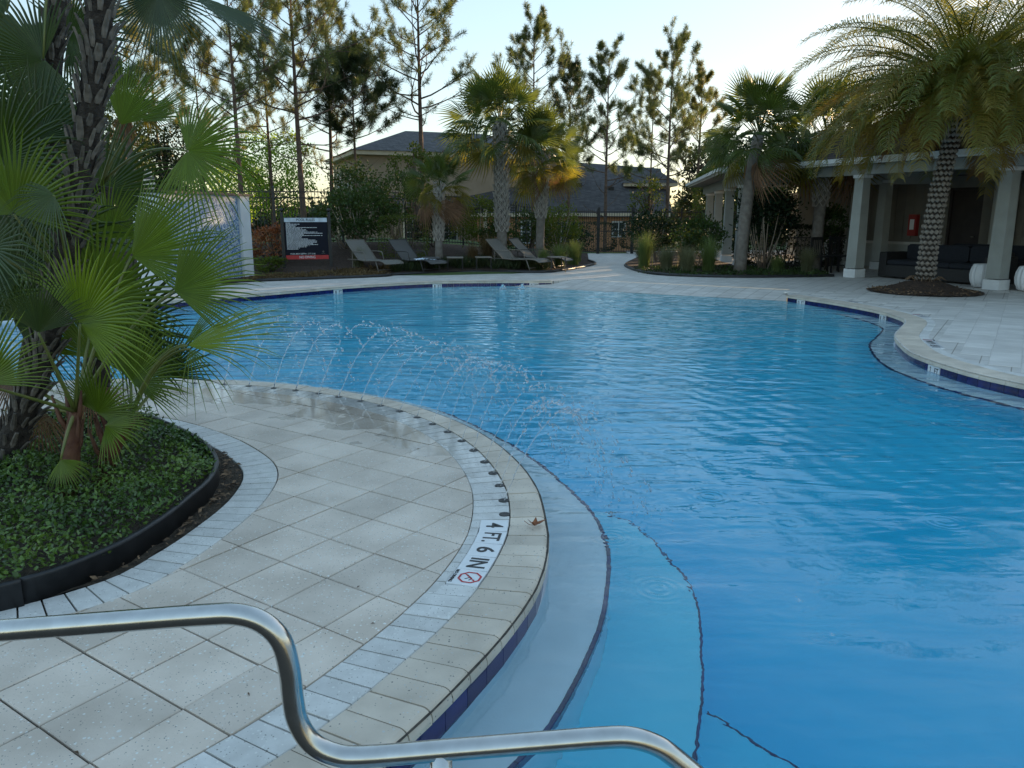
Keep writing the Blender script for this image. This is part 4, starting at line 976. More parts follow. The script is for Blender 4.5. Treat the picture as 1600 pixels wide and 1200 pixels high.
# ------------------------------------------------------------------ water jets
hole_t = [82.6, 77.7, 73.4, 69.0, 65.0, 60.6, 56.7, 52.3, 48.1, 43.9, 39.7, 35.8, 31.7, 27.5, 23.5, 19.2, 15.4, 11.6, 7.6, 4.2]
for t in hole_t:
    c = pol(t, r_in(t) - .030); mb = MB(); mb.lathe([(.031, -.006), (.031, .0008), (.026, .0012), (.024, .0005), (.001, .0004)], (0, 0, 0), 16); o = mb.build('jet_hole_disc', M['blackmetal'], isl); o.location = (c.x, c.y, 0)  # black disc, the shade inside the jet hole put into its colour
def jet(i, t, h, reach, side, full):
    c = pol(t, r_in(t) - .03); d = Vector((math.cos(R(t) + side), math.sin(R(t) + side), 0)); r_ = random.Random(i * 31)
    def pos(u):                                                   # u 0..1 along the throw
        z_ = 4 * h * u * (1 - u) * 1.0 - .13 * u
        return Vector((c.x, c.y, 0)) + d * reach * u + Vector((0, 0, z_))
    mb = MB(); ms = MB(); u = 0.
    k = .30 if full else .2
    ms.tube([pos(u_) + Vector((r_.gauss(0, .002), r_.gauss(0, .002), 0)) for u_ in np.linspace(0, k, 14)], [(.0034 + .0014 * math.sin(q * 2.4)) * (1.5 if i < 9 else 1) for q in range(14)], 6)
    u = k
    while u < 1:
        p = pos(u); tg = (pos(u + .01) - p).normalized(); sp = .005 + .055 * (u - .15) ** 2
        p += Vector((r_.gauss(0, sp), r_.gauss(0, sp), r_.gauss(0, sp)))
        L_ = r_.uniform(.006, .024) if u < .75 else r_.uniform(.008, .034); w_ = r_.uniform(.003, .0085) * (1.45 if i < 9 else 1)
        mb.blob(p, (w_, w_, L_), 0, tg.to_track_quat('Z', 'Y').to_matrix(), 6, 4); u += r_.uniform(.012, .036)
    for q in range(26):
        p = pos(r_.uniform(.3, .95)) + Vector((r_.gauss(0, .05), r_.gauss(0, .05), r_.gauss(0, .05)))
        if p.z > WZ: w_ = r_.uniform(.003, .007); mb.blob(p, (w_, w_, w_ * 1.5), 0, None, 5, 3)
    for q in range(10):                                           # splash crown where the jet lands
        p = pos(1) + Vector((r_.gauss(0, .06), r_.gauss(0, .06), abs(r_.gauss(0, .035)))); w_ = r_.uniform(.003, .007); mb.blob(p, (w_, w_, w_ * 1.6), 0, None, 5, 3)
    root = thing('water_jet', 'thin arc of water drops thrown from the island border into the pool', 'water jet', (c.x, c.y, 0), 0, 'arcs of water along the island border')
    for nm, b_ in (('stream', ms), ('droplets', mb)):
        o = b_.build(nm, M['drop'], root); o.matrix_parent_inverse = Matrix.Translation((-c.x, -c.y, 0))
    o['kind'] = 'stuff'; return root
for i, t in enumerate(hole_t[:19]):
    jet(i, t, rng.uniform(.60, .72) if i < 7 else rng.uniform(.50, .62), rng.uniform(.95, 1.2) if i < 10 else rng.uniform(.6, .85), rng.uniform(-.10, .03) - (.25 if i < 9 else .1), i % 3 != 2)
for (x, y, lb) in ((-.22, 18.35, 'small white bubbler mound of water at the far end, left one'), (.24, 18.4, 'small white bubbler mound of water at the far end, right one')):
    mb = MB(); mb.lathe([(.10, 0), (.085, .03), (.05, .09), (.02, .13), (.005, .14)], (x, y, WZ - .01), 10)
    for q in range(14): mb.blob((x + rng.gauss(0, .06), y + rng.gauss(0, .06), WZ + abs(rng.gauss(.03, .05))), (.014, .014, .014), 0, None, 5, 3)
    tag(mb.build('water_bubbler', M['drop']), lb, 'water bubbler')

# dry leaf on the coping
def dead_leaf(px, py):
    x, y = .155, 3.75
    mb = MB(); ol = []
    lobes = [(0, .075), (38, .035), (62, .068), (95, .03), (125, .052), (160, .02), (180, .012), (200, .02), (235, .052), (265, .03), (298, .068), (322, .035)]
    ring_ = [(math.cos(R(a_)) * r_, math.sin(R(a_)) * r_) for a_, r_ in lobes]
    zc = lambda x_, y_: .012 + 5.5 * (y_ * y_) + .25 * max(0, x_) + .8 * max(0, -x_)
    vs = [(0, 0, .010)] + [(x_, y_ * .6, zc(x_, y_)) for x_, y_ in ring_]
    mb.add(vs, [(0, 1 + i, 1 + (i + 1) % 12) for i in range(12)], 0, False); mb.add([(v[0], v[1], v[2] - .0015) for v in vs], [(0, 1 + (i + 1) % 12, 1 + i) for i in range(12)])
    o = mb.build('dry_leaf', M['deadleaf'])
    mb = MB(); mb.tube([(0, 0, .012), (-.03, .0, .02), (-.058, .008, .045)], .0016, 5); mb.build('stalk', M['deadleaf'], o)
    o.location = (px, py, .004); o.rotation_euler = (0, 0, R(30)); return tag(o, 'curled brown dry leaf lying on the coping of the island', 'leaf')
dead_leaf(.117, 3.77)

# ------------------------------------------------------------------ fence, gate
fence_path = [Vector(p) for p in [(-19, 24.6), (-9, 26.0), (-7, 26.6), (-4.2, 27.8), (0, 30), (3.6, 33)]]
def fence(path, label, zt=1.82):
    root = thing('metal_fence', label, 'fence', (0, 0, 0)); L_ = 2.3
    rs = resample(path, L_); pk = MB(); pk.box((0, 0, zt / 2 + .03), (.017, .017, zt - .06)); pk.box((0, 0, zt + .02), (.017, .017, .07), 0, None, .15); pme = pk.mesh('picket', M['blackmetal'])
    npk = 0
    for i, (p, t) in enumerate(rs):
        z = gz(p.x, p.y); mb = MB(); mb.box((0, 0, (zt + .05) / 2), (.07, .07, zt + .05)); mb.box((0, 0, zt + .08), (.085, .085, .05), 0, None, .3)
        o = mb.build('post', M['blackmetal'], root); o.location = (p.x, p.y, z)
        if i == len(rs) - 1: break
        q = rs[i + 1][0]; z2 = gz(q.x, q.y)
        for h in (.12, zt - .28, zt - .08):
            mb = MB(); mb.bar((p.x, p.y, z + h), (q.x, q.y, z2 + h), .03, .035); mb.build('rail', M['blackmetal'], root)
        n = round((q - p).length / .112)
        for k in range(1, n):
            c = p.lerp(q, k / n)
            if npk < 300: link('picket', pme, root, (c.x, c.y, z + (z2 - z) * k / n)); npk += 1
    return root
fence(fence_path, 'long black metal picket fence climbing the bank behind the loungers')
fence([Vector(p) for p in [(5.1, 33), (8.2, 34.2), (14, 36)]], 'short black metal picket fence to the right of the gate, behind the dark shrubs')
gate = thing('metal_gate', 'black metal picket gate closing the end of the pale path', 'gate', (3.65, 33, -.02))
for x in (0, 1.4):
    mb = MB(); mb.box((x, 0, .96), (.09, .09, 1.92)); mb.build('post', M['blackmetal'], gate)
for h in (.12, .95, 1.55, 1.74): mb = MB(); mb.bar((.05, 0, h), (1.35, 0, h), .035, .04); mb.build('rail', M['blackmetal'], gate)
pk = MB(); pk.box((0, 0, .93), (.017, .017, 1.7)); pme = pk.mesh('picket', M['blackmetal'])
for k in range(1, 13): link('picket', pme, gate, (1.4 * k / 13, 0, 0))
mb = MB(); mb.box((1.25, -.05, 1.0), (.10, .05, .16)); mb.build('latch', M['blackmetal'], gate)

# ------------------------------------------------------------------ foliage
def rhomb(P, D, Ln, W):
    D = D / np.linalg.norm(D, axis=1, keepdims=True); Sd = np.cross(D, nr.normal(size=D.shape)); Sd /= np.linalg.norm(Sd, axis=1, keepdims=True) + 1e-9
    L_ = Ln[:, None]; W_ = W[:, None]
    v = np.stack([P, P + D * L_ * .45 + Sd * W_, P + D * L_, P + D * L_ * .45 - Sd * W_], 1).reshape(-1, 3)
    return v, np.arange(len(P) * 4).reshape(-1, 4)
def in_ellipsoid(n, r, shell=.55):
    d = rand_dirs(n); k = (shell ** 3 + (1 - shell ** 3) * nr.random(n)) ** (1 / 3); return d * k[:, None] * np.array(r)
def clump_points(n, r, nc, cr, shell=.5):
    """points gathered in clumps spread through an ellipsoid"""
    c = in_ellipsoid(nc, r, shell); i = nr.integers(0, nc, n); return c[i] + nr.normal(size=(n, 3)) * np.array(cr), c
def shrub(x, y, h, w, label, m='shrub', n=2600, leaf=(.06, .10), stems=6, stemm='darkstem', nc=60, group=None, base=.12, cat='shrub', name='shrub', d=None, box=False, lw=.32):
    z0 = max(gz(x, y), -.02) if not (x > 3.5) else .02
    root = thing(name, label, cat, (x, y, z0), 0, group); d = d or w
    ch = h * (1 - base); cz = h * base + ch / 2
    if box:
        P = nr.uniform(-1, 1, (n, 3)); ax = nr.integers(0, 3, n); sg = np.sign(nr.uniform(-1, 1, n)); P[np.arange(n), ax] = sg * nr.uniform(.86, 1.02, n)
        q = (np.abs(P[:, 0]) ** 5 + np.abs(P[:, 1]) ** 5 + np.abs(P[:, 2]) ** 5) ** .2; P = P / np.maximum(q, 1)[:, None]
        P = P * np.array([w / 2, d / 2, ch / 2]) + nr.normal(size=(n, 3)) * .012; C = None
    else:
        P, C = clump_points(n, (w / 2 * .86, d / 2 * .86, ch / 2 * .86), nc, (w * .075, d * .075, ch * .06))
    P[:, 2] += cz; P[:, 2] = np.maximum(P[:, 2], .03)
    D = P - np.array([0, 0, cz * .6]); D = D / (np.linalg.norm(D, axis=1, keepdims=True) + 1e-6) + nr.normal(size=(n, 3)) * .8
    V, F = rhomb(P, D, nr.uniform(*leaf, n), nr.uniform(*leaf, n) * lw)
    link('foliage', npmesh('foliage', V, F, M[m], 4), root)
    mb = MB()
    for k in range(stems):
        if C is not None: e_ = Vector(C[rng.randrange(len(C))]) + Vector((0, 0, cz))
        else: e_ = Vector((rng.uniform(-.3, .3) * w, rng.uniform(-.3, .3) * d, h * .8))
        b = Vector((rng.uniform(-.1, .1), rng.uniform(-.1, .1), -.03)); mid = b.lerp(e_, .5) + Vector((e_.x * .15, e_.y * .15, .05 * h))
        mb.tube([b, mid, e_], [.022, .016, .006], 5)
    mb.build('stems', M[stemm], root); return root
def blades(root, n, h, spread, m, w=.006, name='blades', seg=3, curl=.7):
    an = nr.uniform(0, 6.283, n); ln = h * nr.uniform(.55, 1.1, n); tl = nr.uniform(.1, 1., n) * spread; b = nr.normal(size=(n, 2)) * .10 * spread
    V = []; t = np.linspace(0, 1, seg + 1); ca, sa = np.cos(an), np.sin(an)
    pts = []
    for q in t:
        r = tl * ln * (q ** 1.7) * 1.0; z = ln * q * (1 - curl * .38 * tl * q)
        pts.append(np.stack([b[:, 0] + ca * r, b[:, 1] + sa * r, z], 1))
    sd = np.stack([-sa, ca, np.zeros(n)], 1)
    allv = []
    for k, q in enumerate(t):
        ww = w * (1 - q * .9); allv += [pts[k] - sd * ww, pts[k] + sd * ww]
    V = np.stack(allv, 1).reshape(-1, 3); m_ = 2 * (seg + 1); base = np.arange(n)[:, None] * m_
    F = np.concatenate([base + np.array([[2 * k, 2 * k + 1, 2 * k + 3, 2 * k + 2]]) for k in range(seg)], 1).reshape(-1, 4)
    return link(name, npmesh(name, V, F, M[m], 4), root)
def grass(x, y, h, label, m='muhly', n=520, spread=.55, group='ornamental grass clumps in the beds', w=.006):
    root = thing('grass_clump', label, 'grass clump', (x, y, .03 if x > 3 else max(gz(x, y), 0) + .03), 0, group); blades(root, int(n * 1.6), h * 1.2, spread, m, w); return root

# --- left and middle beds
shrub(-4.75, 24.2, 2.25, 2.5, 'tall loose shrub with glossy leaves and pale stems behind the pool rules sign', 'shrub', 3800, (.07, .12), 12, 'palestem', 75, base=.12)
shrub(-5.4, 25.0, 1.9, 1.8, 'darker glossy shrub hard behind the right post of the pool rules sign', 'shrub', 1800, (.07, .12), 8, 'palestem', 44)
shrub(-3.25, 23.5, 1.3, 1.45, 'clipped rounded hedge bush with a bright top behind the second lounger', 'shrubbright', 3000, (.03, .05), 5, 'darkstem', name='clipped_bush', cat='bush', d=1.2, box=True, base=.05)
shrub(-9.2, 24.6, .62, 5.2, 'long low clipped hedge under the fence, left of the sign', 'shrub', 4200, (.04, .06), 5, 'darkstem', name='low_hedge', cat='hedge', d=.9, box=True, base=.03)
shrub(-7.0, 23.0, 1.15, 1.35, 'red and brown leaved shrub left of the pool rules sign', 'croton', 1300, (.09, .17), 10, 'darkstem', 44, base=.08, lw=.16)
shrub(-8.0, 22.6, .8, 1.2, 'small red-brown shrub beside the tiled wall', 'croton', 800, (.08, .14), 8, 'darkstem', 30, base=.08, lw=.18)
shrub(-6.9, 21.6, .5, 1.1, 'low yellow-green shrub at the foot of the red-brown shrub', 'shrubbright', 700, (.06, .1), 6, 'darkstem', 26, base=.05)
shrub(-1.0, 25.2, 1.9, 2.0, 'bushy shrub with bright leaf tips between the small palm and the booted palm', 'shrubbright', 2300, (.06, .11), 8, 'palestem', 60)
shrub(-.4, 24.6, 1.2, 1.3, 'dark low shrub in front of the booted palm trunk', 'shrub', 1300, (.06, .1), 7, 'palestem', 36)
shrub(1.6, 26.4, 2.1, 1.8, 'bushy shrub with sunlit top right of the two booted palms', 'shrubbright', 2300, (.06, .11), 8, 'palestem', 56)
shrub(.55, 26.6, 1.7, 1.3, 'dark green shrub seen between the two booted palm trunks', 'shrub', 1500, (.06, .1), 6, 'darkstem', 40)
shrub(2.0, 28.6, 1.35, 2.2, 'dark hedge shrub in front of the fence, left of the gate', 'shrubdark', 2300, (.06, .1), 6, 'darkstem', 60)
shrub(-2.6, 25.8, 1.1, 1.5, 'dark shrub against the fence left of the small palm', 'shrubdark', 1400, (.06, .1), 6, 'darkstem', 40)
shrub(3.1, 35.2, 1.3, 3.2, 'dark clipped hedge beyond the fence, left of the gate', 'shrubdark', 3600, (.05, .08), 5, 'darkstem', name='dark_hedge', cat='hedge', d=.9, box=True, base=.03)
shrub(10.7, 37.4, 3.7, 4.2, 'hedge seen between the left pavilion columns, made tall and dense to block the sun', 'shrubbright', 9000, (.07, .11), 6, 'darkstem', name='sunblock_hedge', cat='hedge', d=1.2, box=True, base=.02)  # foliage shaped tall and dense to stop sun passing under the pavilion
shrub(15.2, 37.2, 3.9, 5.6, 'added tall dark hedge behind the pavilion on its right, blocking the sun', 'shrubdark', 10000, (.07, .11), 6, 'darkstem', name='sunblock_hedge', cat='hedge', d=1.2, box=True, base=.02)  # hedge added to keep sun streaks off the deck
shrub(6.6, 35.6, 1.35, 3.4, 'dark clipped hedge beyond the gate, on its right', 'shrubdark', 3600, (.05, .08), 5, 'darkstem', name='dark_hedge', cat='hedge', d=.9, box=True, base=.03)
for x, y, h, lb in ((1.45, 23.6, .62, 'green feathery grass clump just left of the pale path'), (1.95, 24.8, .68, 'green feathery grass clump left of the path, behind the first clump'), (.95, 23.2, .5, 'low green grass clump right of the rightmost lounger'), (2.2, 26.6, .6, 'far green grass clump on the left bank of the path')):
    grass(x, y, h, lb, 'muhly', 420)
for x, y, h, m, lb in ((-1.15, 23.0, .55, 'drybrown', 'dry tan grass clump behind the small side tables'), (-.75, 23.5, .75, 'drybrown', 'dry brown grass clump behind the third lounger'), (-4.4, 22.3, .5, 'muhlygrey', 'dull grey-green grass clump between the sign and the first lounger')):
    grass(x, y, h, lb, m, 300)
shrub(-5.2, 26.4, 2.9, 2.2, 'tall dark shrub against the fence between the sign and the first lounger', 'shrub', 2200, (.07, .12), 8, 'palestem', 50, base=.2)
shrub(-3.9, 26.2, 2.5, 1.9, 'tall shrub with pale stems against the fence behind the second lounger', 'shrub', 2000, (.07, .12), 8, 'palestem', 46, base=.2)
# low strap-leaved edging plants along the bed behind the loungers: nobody could count them
V_, F_ = [], []; off = 0
for k in range(170):
    t = rng.random(); x = -3.3 + 4.4 * t; y = 21.2 + .9 * min(1, (x + 3.3) / 2) + rng.uniform(.15, 1.1); z = max(gz(x, y), -.02) + .03
    n = 34; an = nr.uniform(0, 6.28, n); ln = nr.uniform(.2, .38, n); tl = nr.uniform(.3, 1., n); D = np.stack([np.cos(an) * tl, np.sin(an) * tl, np.full(n, 1.)], 1)
    v, f = rhomb(np.tile([[x, y, z]], (n, 1)) + nr.normal(size=(n, 3)) * [.04, .04, 0], D, ln, np.full(n, .008)); V_.append(v); F_.append(f + off); off += len(v)
struct(link('border_grass', npmesh('border_grass', np.concatenate(V_), np.concatenate(F_), M['liriope'], 4)), 'stuff')
V_, F_ = [], []; off = 0
for k in range(260):
    x = rng.uniform(-6.6, -3.4); y = 19.3 + (x + 6.3) * .5 + rng.uniform(.0, 1.7) ; z = max(gz(x, y), -.02) + .03
    if not inside((x, y), bed_far): continue
    n = 26; v, f = rhomb(np.tile([[x, y, z]], (n, 1)) + nr.normal(size=(n, 3)) * [.10, .10, .02], rand_dirs(n, .6), nr.uniform(.05, .12, n), np.full(n, .014)); V_.append(v); F_.append(f + off); off += len(v)
struct(link('low_groundcover', npmesh('low_groundcover', np.concatenate(V_), np.concatenate(F_), M['drybrown'], 4)), 'stuff')
# --- right bed
for x, y, h, m, lb in ((3.95, 23.2, .95, 'muhly', 'tall green grass clump at the left tip of the right-hand bed'), (4.35, 21.9, .62, 'muhlygrey', 'grey-green grass clump second from the path in the right-hand bed'), (4.85, 21.4, .62, 'muhlygrey', 'grey-green grass clump between two others before the dark shrubs'),
                       (5.45, 21.5, .85, 'muhly', 'broad yellow-green grass clump before the pavilion corner'), (5.1, 23.0, .7, 'muhlygrey', 'grey-green grass clump behind the front row of the right-hand bed'), (8.05, 21.2, .62, 'muhlygrey', 'thin grass clump between the smooth palm and the booted palm on the right'), (7.3, 21.4, .4, 'muhly', 'small green grass clump under the pale shrub stems')):
    grass(x, y, h, lb, m, 520)
shrub(4.7, 25.6, 1.75, 2.0, 'dark leafy shrub at the path, left of the pavilion columns', 'shrubdark', 2600, (.07, .12), 9, 'palestem', 60, base=.2)
shrub(5.6, 23.2, 1.6, 1.7, 'dark shrub with pale crooked stems before the pavilion corner', 'shrub', 2200, (.07, .12), 10, 'palestem', 50, base=.28)
shrub(7.15, 22.2, 2.35, 1.9, 'big dark shrub with bare pale stems right of the smooth palm trunk', 'shrubdark', 2600, (.07, .12), 12, 'palestem', 50, base=.40)
shrub(7.75, 23.3, 2.3, 1.6, 'big dark shrub left of the booted palm by the pavilion', 'shrubdark', 2200, (.07, .12), 8, 'darkstem', 46, base=.25)
shrub(9.35, 23.0, 2.0, .9, 'dark shrub right of the booted palm, beside the porch column', 'shrub', 1100, (.07, .12), 6, 'darkstem', 28, base=.4)
shrub(8.6, 24.35, 1.25, 3.3, 'added dark low hedge between the pavilion columns, standing in for shade behind the pale shrub stems', 'shrubdark', 5200, (.06, .10), 6, 'darkstem', name='dark_hedge', cat='hedge', d=.7, box=True, base=.02)  # hedge added to cover bright ground where the pavilion lies in shade
V_, F_ = [], []; off = 0
for k in range(420):
    x = rng.uniform(3.7, 8.6); y = rng.uniform(20.4, 23.5)
    if not inside((x, y), bed_right): continue
    n = 22; v, f = rhomb(np.tile([[x, y, .05]], (n, 1)) + nr.normal(size=(n, 3)) * [.10, .10, .02], rand_dirs(n, .7), nr.uniform(.05, .11, n), np.full(n, .015)); V_.append(v); F_.append(f + off); off += len(v)
struct(link('low_groundcover', npmesh('low_groundcover', np.concatenate(V_), np.concatenate(F_), M['shrub'], 4)), 'stuff')

# ------------------------------------------------------------------ pines and other trees
def pine(x, y, H, crown0, spread, label, m='needle', seed=0, dens=1., needle=.24, rad=.11, bare=6, group='pine trees beyond the fence', name='pine_tree'):
    r_ = random.Random(seed); z0 = gz(x, y) - .05; root = thing(name, label, 'tree', (x, y, z0), 0, group); mb = MB()
    bx, by = r_.uniform(-.12, .12), r_.uniform(-.2, .2)
    ax = lambda t: Vector((bx * math.sin(t * 2.6), by * math.sin(t * 2.1), H * t))
    mb.tube([ax(i / 14) for i in range(15)], [rad * (1.12 - t / 14 * 1.0) if t else rad * 1.25 for t in range(15)], 7)
    T = []                                                        # tufts: position, direction
    def limb(p, d, L_, r0, lvl, leafy):
        pts = [p]; q = p.copy(); dd = d.copy(); k = 5
        for i in range(k):
            dd = (dd + Vector((r_.gauss(0, .12), r_.gauss(0, .12), .10 + r_.gauss(0, .06)))).normalized(); q = q + dd * (L_ / k); pts.append(q.copy())
            if lvl < 2 and i >= 1 and r_.random() < (.8 if lvl == 0 else .55):
                s_ = Vector((r_.gauss(0, 1), r_.gauss(0, 1), r_.gauss(.2, .5))).normalized(); limb(q.copy(), (dd * .8 + s_ * .75).normalized(), L_ * r_.uniform(.28, .48), r0 * .5, lvl + 1, leafy)
            if leafy and i >= (2 if lvl == 0 else 1) and r_.random() < .52 * dens: T.append((q.copy(), dd.copy()))
        mb.tube(pts, [r0 * (1 - .75 * i / k) for i in range(k + 1)], 5 if lvl == 0 else 4, 0, False)
        if leafy: T.append((q, dd))
    nb = int(26 * dens); ph = r_.uniform(0, 6)
    for i in range(nb):
        t = crown0 + (.985 - crown0) * (i + r_.uniform(0, .8)) / nb; f = (t - crown0) / (1 - crown0)
        ph += 2.4 + r_.uniform(-.4, .4); el = R(2 + 44 * f + r_.uniform(-10, 14)); L_ = spread * 1.3 * (1 - .66 * f ** 1.6) * r_.uniform(.6, 1.1)
        limb(ax(t), Vector((math.cos(ph) * math.cos(el), math.sin(ph) * math.cos(el), math.sin(el))), L_, rad * .34 * (1 - .6 * f), 0, True)
    for i in range(bare):
        t = crown0 * r_.uniform(.55, 1.); ph += 2.4; limb(ax(t), Vector((math.cos(ph), math.sin(ph), r_.uniform(-.1, .35))).normalized(), spread * r_.uniform(.45, .9), rad * .22, 1, r_.random() < .25)
    T.append((ax(1.), Vector((0, 0, 1)))); T.append((ax(.97), Vector((0, 0, 1))))
    mb.build('trunk', M['pinebark'], root)
    nn = 30; P = np.array([t[0][:] for t in T]); D = np.array([t[1][:] for t in T]); n = len(P)
    Pn = np.repeat(P, nn, 0) + np.repeat(D, nn, 0) * nr.uniform(-.16, .06, (n * nn, 1)); Dn = np.repeat(D, nn, 0) * .62 + nr.normal(size=(n * nn, 3)) * .60
    V, F = rhomb(Pn, Dn, needle * nr.uniform(.7, 1.25, n * nn), np.full(n * nn, .0075))
    link('crown', npmesh('crown', V, F, M[m], 4), root); return root
def px(pxx, Y): return (pxx - 800) / 1202 * (Y * .9767 + .3)
def toph(py, Y): d = Y * .9767 + .1; return 1.6 + (335 - py) / 1202 * d * 1.03
def pine_px(pxx, py, Y, c0, spread, label, **k):
    x = px(pxx, Y); return pine(x, Y, toph(py, Y) - gz(x, Y), c0, spread, label, **k)
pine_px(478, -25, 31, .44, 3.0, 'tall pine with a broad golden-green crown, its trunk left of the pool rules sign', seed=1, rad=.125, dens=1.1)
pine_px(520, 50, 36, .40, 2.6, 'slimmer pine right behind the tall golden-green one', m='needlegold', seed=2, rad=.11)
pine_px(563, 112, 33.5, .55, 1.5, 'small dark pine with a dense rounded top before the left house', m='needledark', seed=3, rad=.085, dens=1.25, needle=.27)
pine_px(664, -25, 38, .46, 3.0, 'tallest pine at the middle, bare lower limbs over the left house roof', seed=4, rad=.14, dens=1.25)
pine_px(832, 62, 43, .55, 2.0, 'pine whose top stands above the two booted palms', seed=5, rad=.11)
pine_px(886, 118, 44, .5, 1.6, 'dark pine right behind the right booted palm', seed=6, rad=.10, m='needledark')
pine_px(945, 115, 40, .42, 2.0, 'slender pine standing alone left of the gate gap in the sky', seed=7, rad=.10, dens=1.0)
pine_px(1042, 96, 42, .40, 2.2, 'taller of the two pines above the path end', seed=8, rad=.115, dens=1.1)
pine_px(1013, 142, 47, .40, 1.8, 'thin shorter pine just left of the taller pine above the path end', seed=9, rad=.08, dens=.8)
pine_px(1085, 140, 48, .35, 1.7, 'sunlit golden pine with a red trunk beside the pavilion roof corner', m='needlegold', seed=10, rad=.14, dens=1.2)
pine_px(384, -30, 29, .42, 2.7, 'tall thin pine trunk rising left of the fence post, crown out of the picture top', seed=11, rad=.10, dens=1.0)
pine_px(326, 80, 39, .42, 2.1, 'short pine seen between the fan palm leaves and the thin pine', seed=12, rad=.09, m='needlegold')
pine_px(210, -30, 33, .5, 2.2, 'pine behind the fan palm trunks at the upper left', seed=13, rad=.10, m='needlegold')
pine_px(432, 30, 41, .42, 2.5, 'pine behind the crown of the tall golden-green one, left side', seed=14, rad=.10)
pine_px(262, 40, 44, .5, 2.0, 'far pine between the hanging fan palm leaf and the thin pine', seed=16, rad=.10)
def leafy_tree(x, y, H, w, label, m, n=7000, leaf=(.10, .17), base=.2, nc=110, seed=0, name='leafy_tree', group=None, d=None):
    z0 = gz(x, y) - .05; root = thing(name, label, 'tree', (x, y, z0), 0, group); mb = MB(); d = d or w
    ch = H * (1 - base); cz = H * base + ch / 2
    P, C = clump_points(n, (w / 2 * .88, d / 2 * .88, ch / 2 * .9), nc, (w * .05, d * .05, ch * .035), .35)
    V, F = rhomb(P + np.array([0, 0, cz]), rand_dirs(n, -.1), nr.uniform(*leaf, n), nr.uniform(*leaf, n) * .34)
    mb.tube([(0, 0, 0), (.1, 0, H * .4), (0, .1, H * .85)], [.16, .11, .03], 7)
    for k in range(26):
        c = Vector(C[rng.randrange(nc)]) + Vector((0, 0, cz)); s_ = Vector((0, 0, min(c.z * .6, H * .7))); mb.tube([s_, s_.lerp(c, .5) + Vector((0, 0, .15)), c], [.05, .03, .01], 4, 0, False)
    mb.build('trunk', M['pinebark'], root); link('crown', npmesh('crown', V, F, M[m], 4), root); return root
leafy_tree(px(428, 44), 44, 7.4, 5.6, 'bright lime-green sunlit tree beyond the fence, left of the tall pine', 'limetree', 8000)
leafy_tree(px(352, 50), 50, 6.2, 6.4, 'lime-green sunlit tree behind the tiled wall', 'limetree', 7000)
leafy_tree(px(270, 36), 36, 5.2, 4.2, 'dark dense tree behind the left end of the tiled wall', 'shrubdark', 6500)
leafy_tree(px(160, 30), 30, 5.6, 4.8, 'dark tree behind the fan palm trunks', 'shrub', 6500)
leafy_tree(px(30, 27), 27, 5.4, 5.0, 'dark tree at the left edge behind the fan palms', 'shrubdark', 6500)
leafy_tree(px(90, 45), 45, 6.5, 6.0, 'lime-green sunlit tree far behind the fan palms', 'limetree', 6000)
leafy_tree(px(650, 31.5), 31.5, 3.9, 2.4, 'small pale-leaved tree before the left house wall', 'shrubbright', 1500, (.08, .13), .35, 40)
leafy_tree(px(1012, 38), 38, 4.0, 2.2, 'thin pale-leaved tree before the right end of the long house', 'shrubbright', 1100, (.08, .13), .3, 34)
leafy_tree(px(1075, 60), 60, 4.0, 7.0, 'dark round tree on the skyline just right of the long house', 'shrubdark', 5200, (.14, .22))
for k, (x_, y_, h_, lb) in enumerate(((13.2, 51, 8.2, 'added sun-blocking tree behind the pavilion roof, leftmost of the row there'), (17.2, 53, 8.8, 'added sun-blocking tree behind the pavilion roof, behind the smooth trunked palm'), (21.5, 52, 8.6, 'added sun-blocking tree behind the pavilion roof, behind the booted palm'), (26, 53, 8.8, 'added sun-blocking tree behind the porch building, seen through the feather palm'))):
    leafy_tree(x_, y_, h_, 5.6, lb, 'shrubdark', 6500, (.18, .28), .08, 120)  # trees added to keep the low sun off the tiled wall and deck
# far wood closing the horizon
V_, F_ = [], []; off = 0
for k in range(150):
    x = rng.uniform(-75, 110); y = rng.uniform(75, 100); h = rng.uniform(2.6, 4.6); w = rng.uniform(4, 8)
    n = 420; P, C = clump_points(n, (w / 2, w / 2, h / 2), 26, (.35, .35, .3), .4); P += np.array([x, y, -1.1 + h / 2])
    v, f = rhomb(P, rand_dirs(n), nr.uniform(.3, .6, n), nr.uniform(.14, .26, n)); V_.append(v); F_.append(f + off); off += len(v)
struct(link('far_woodland', npmesh('far_woodland', np.concatenate(V_), np.concatenate(F_), M['shrubdark'], 4)), 'stuff')

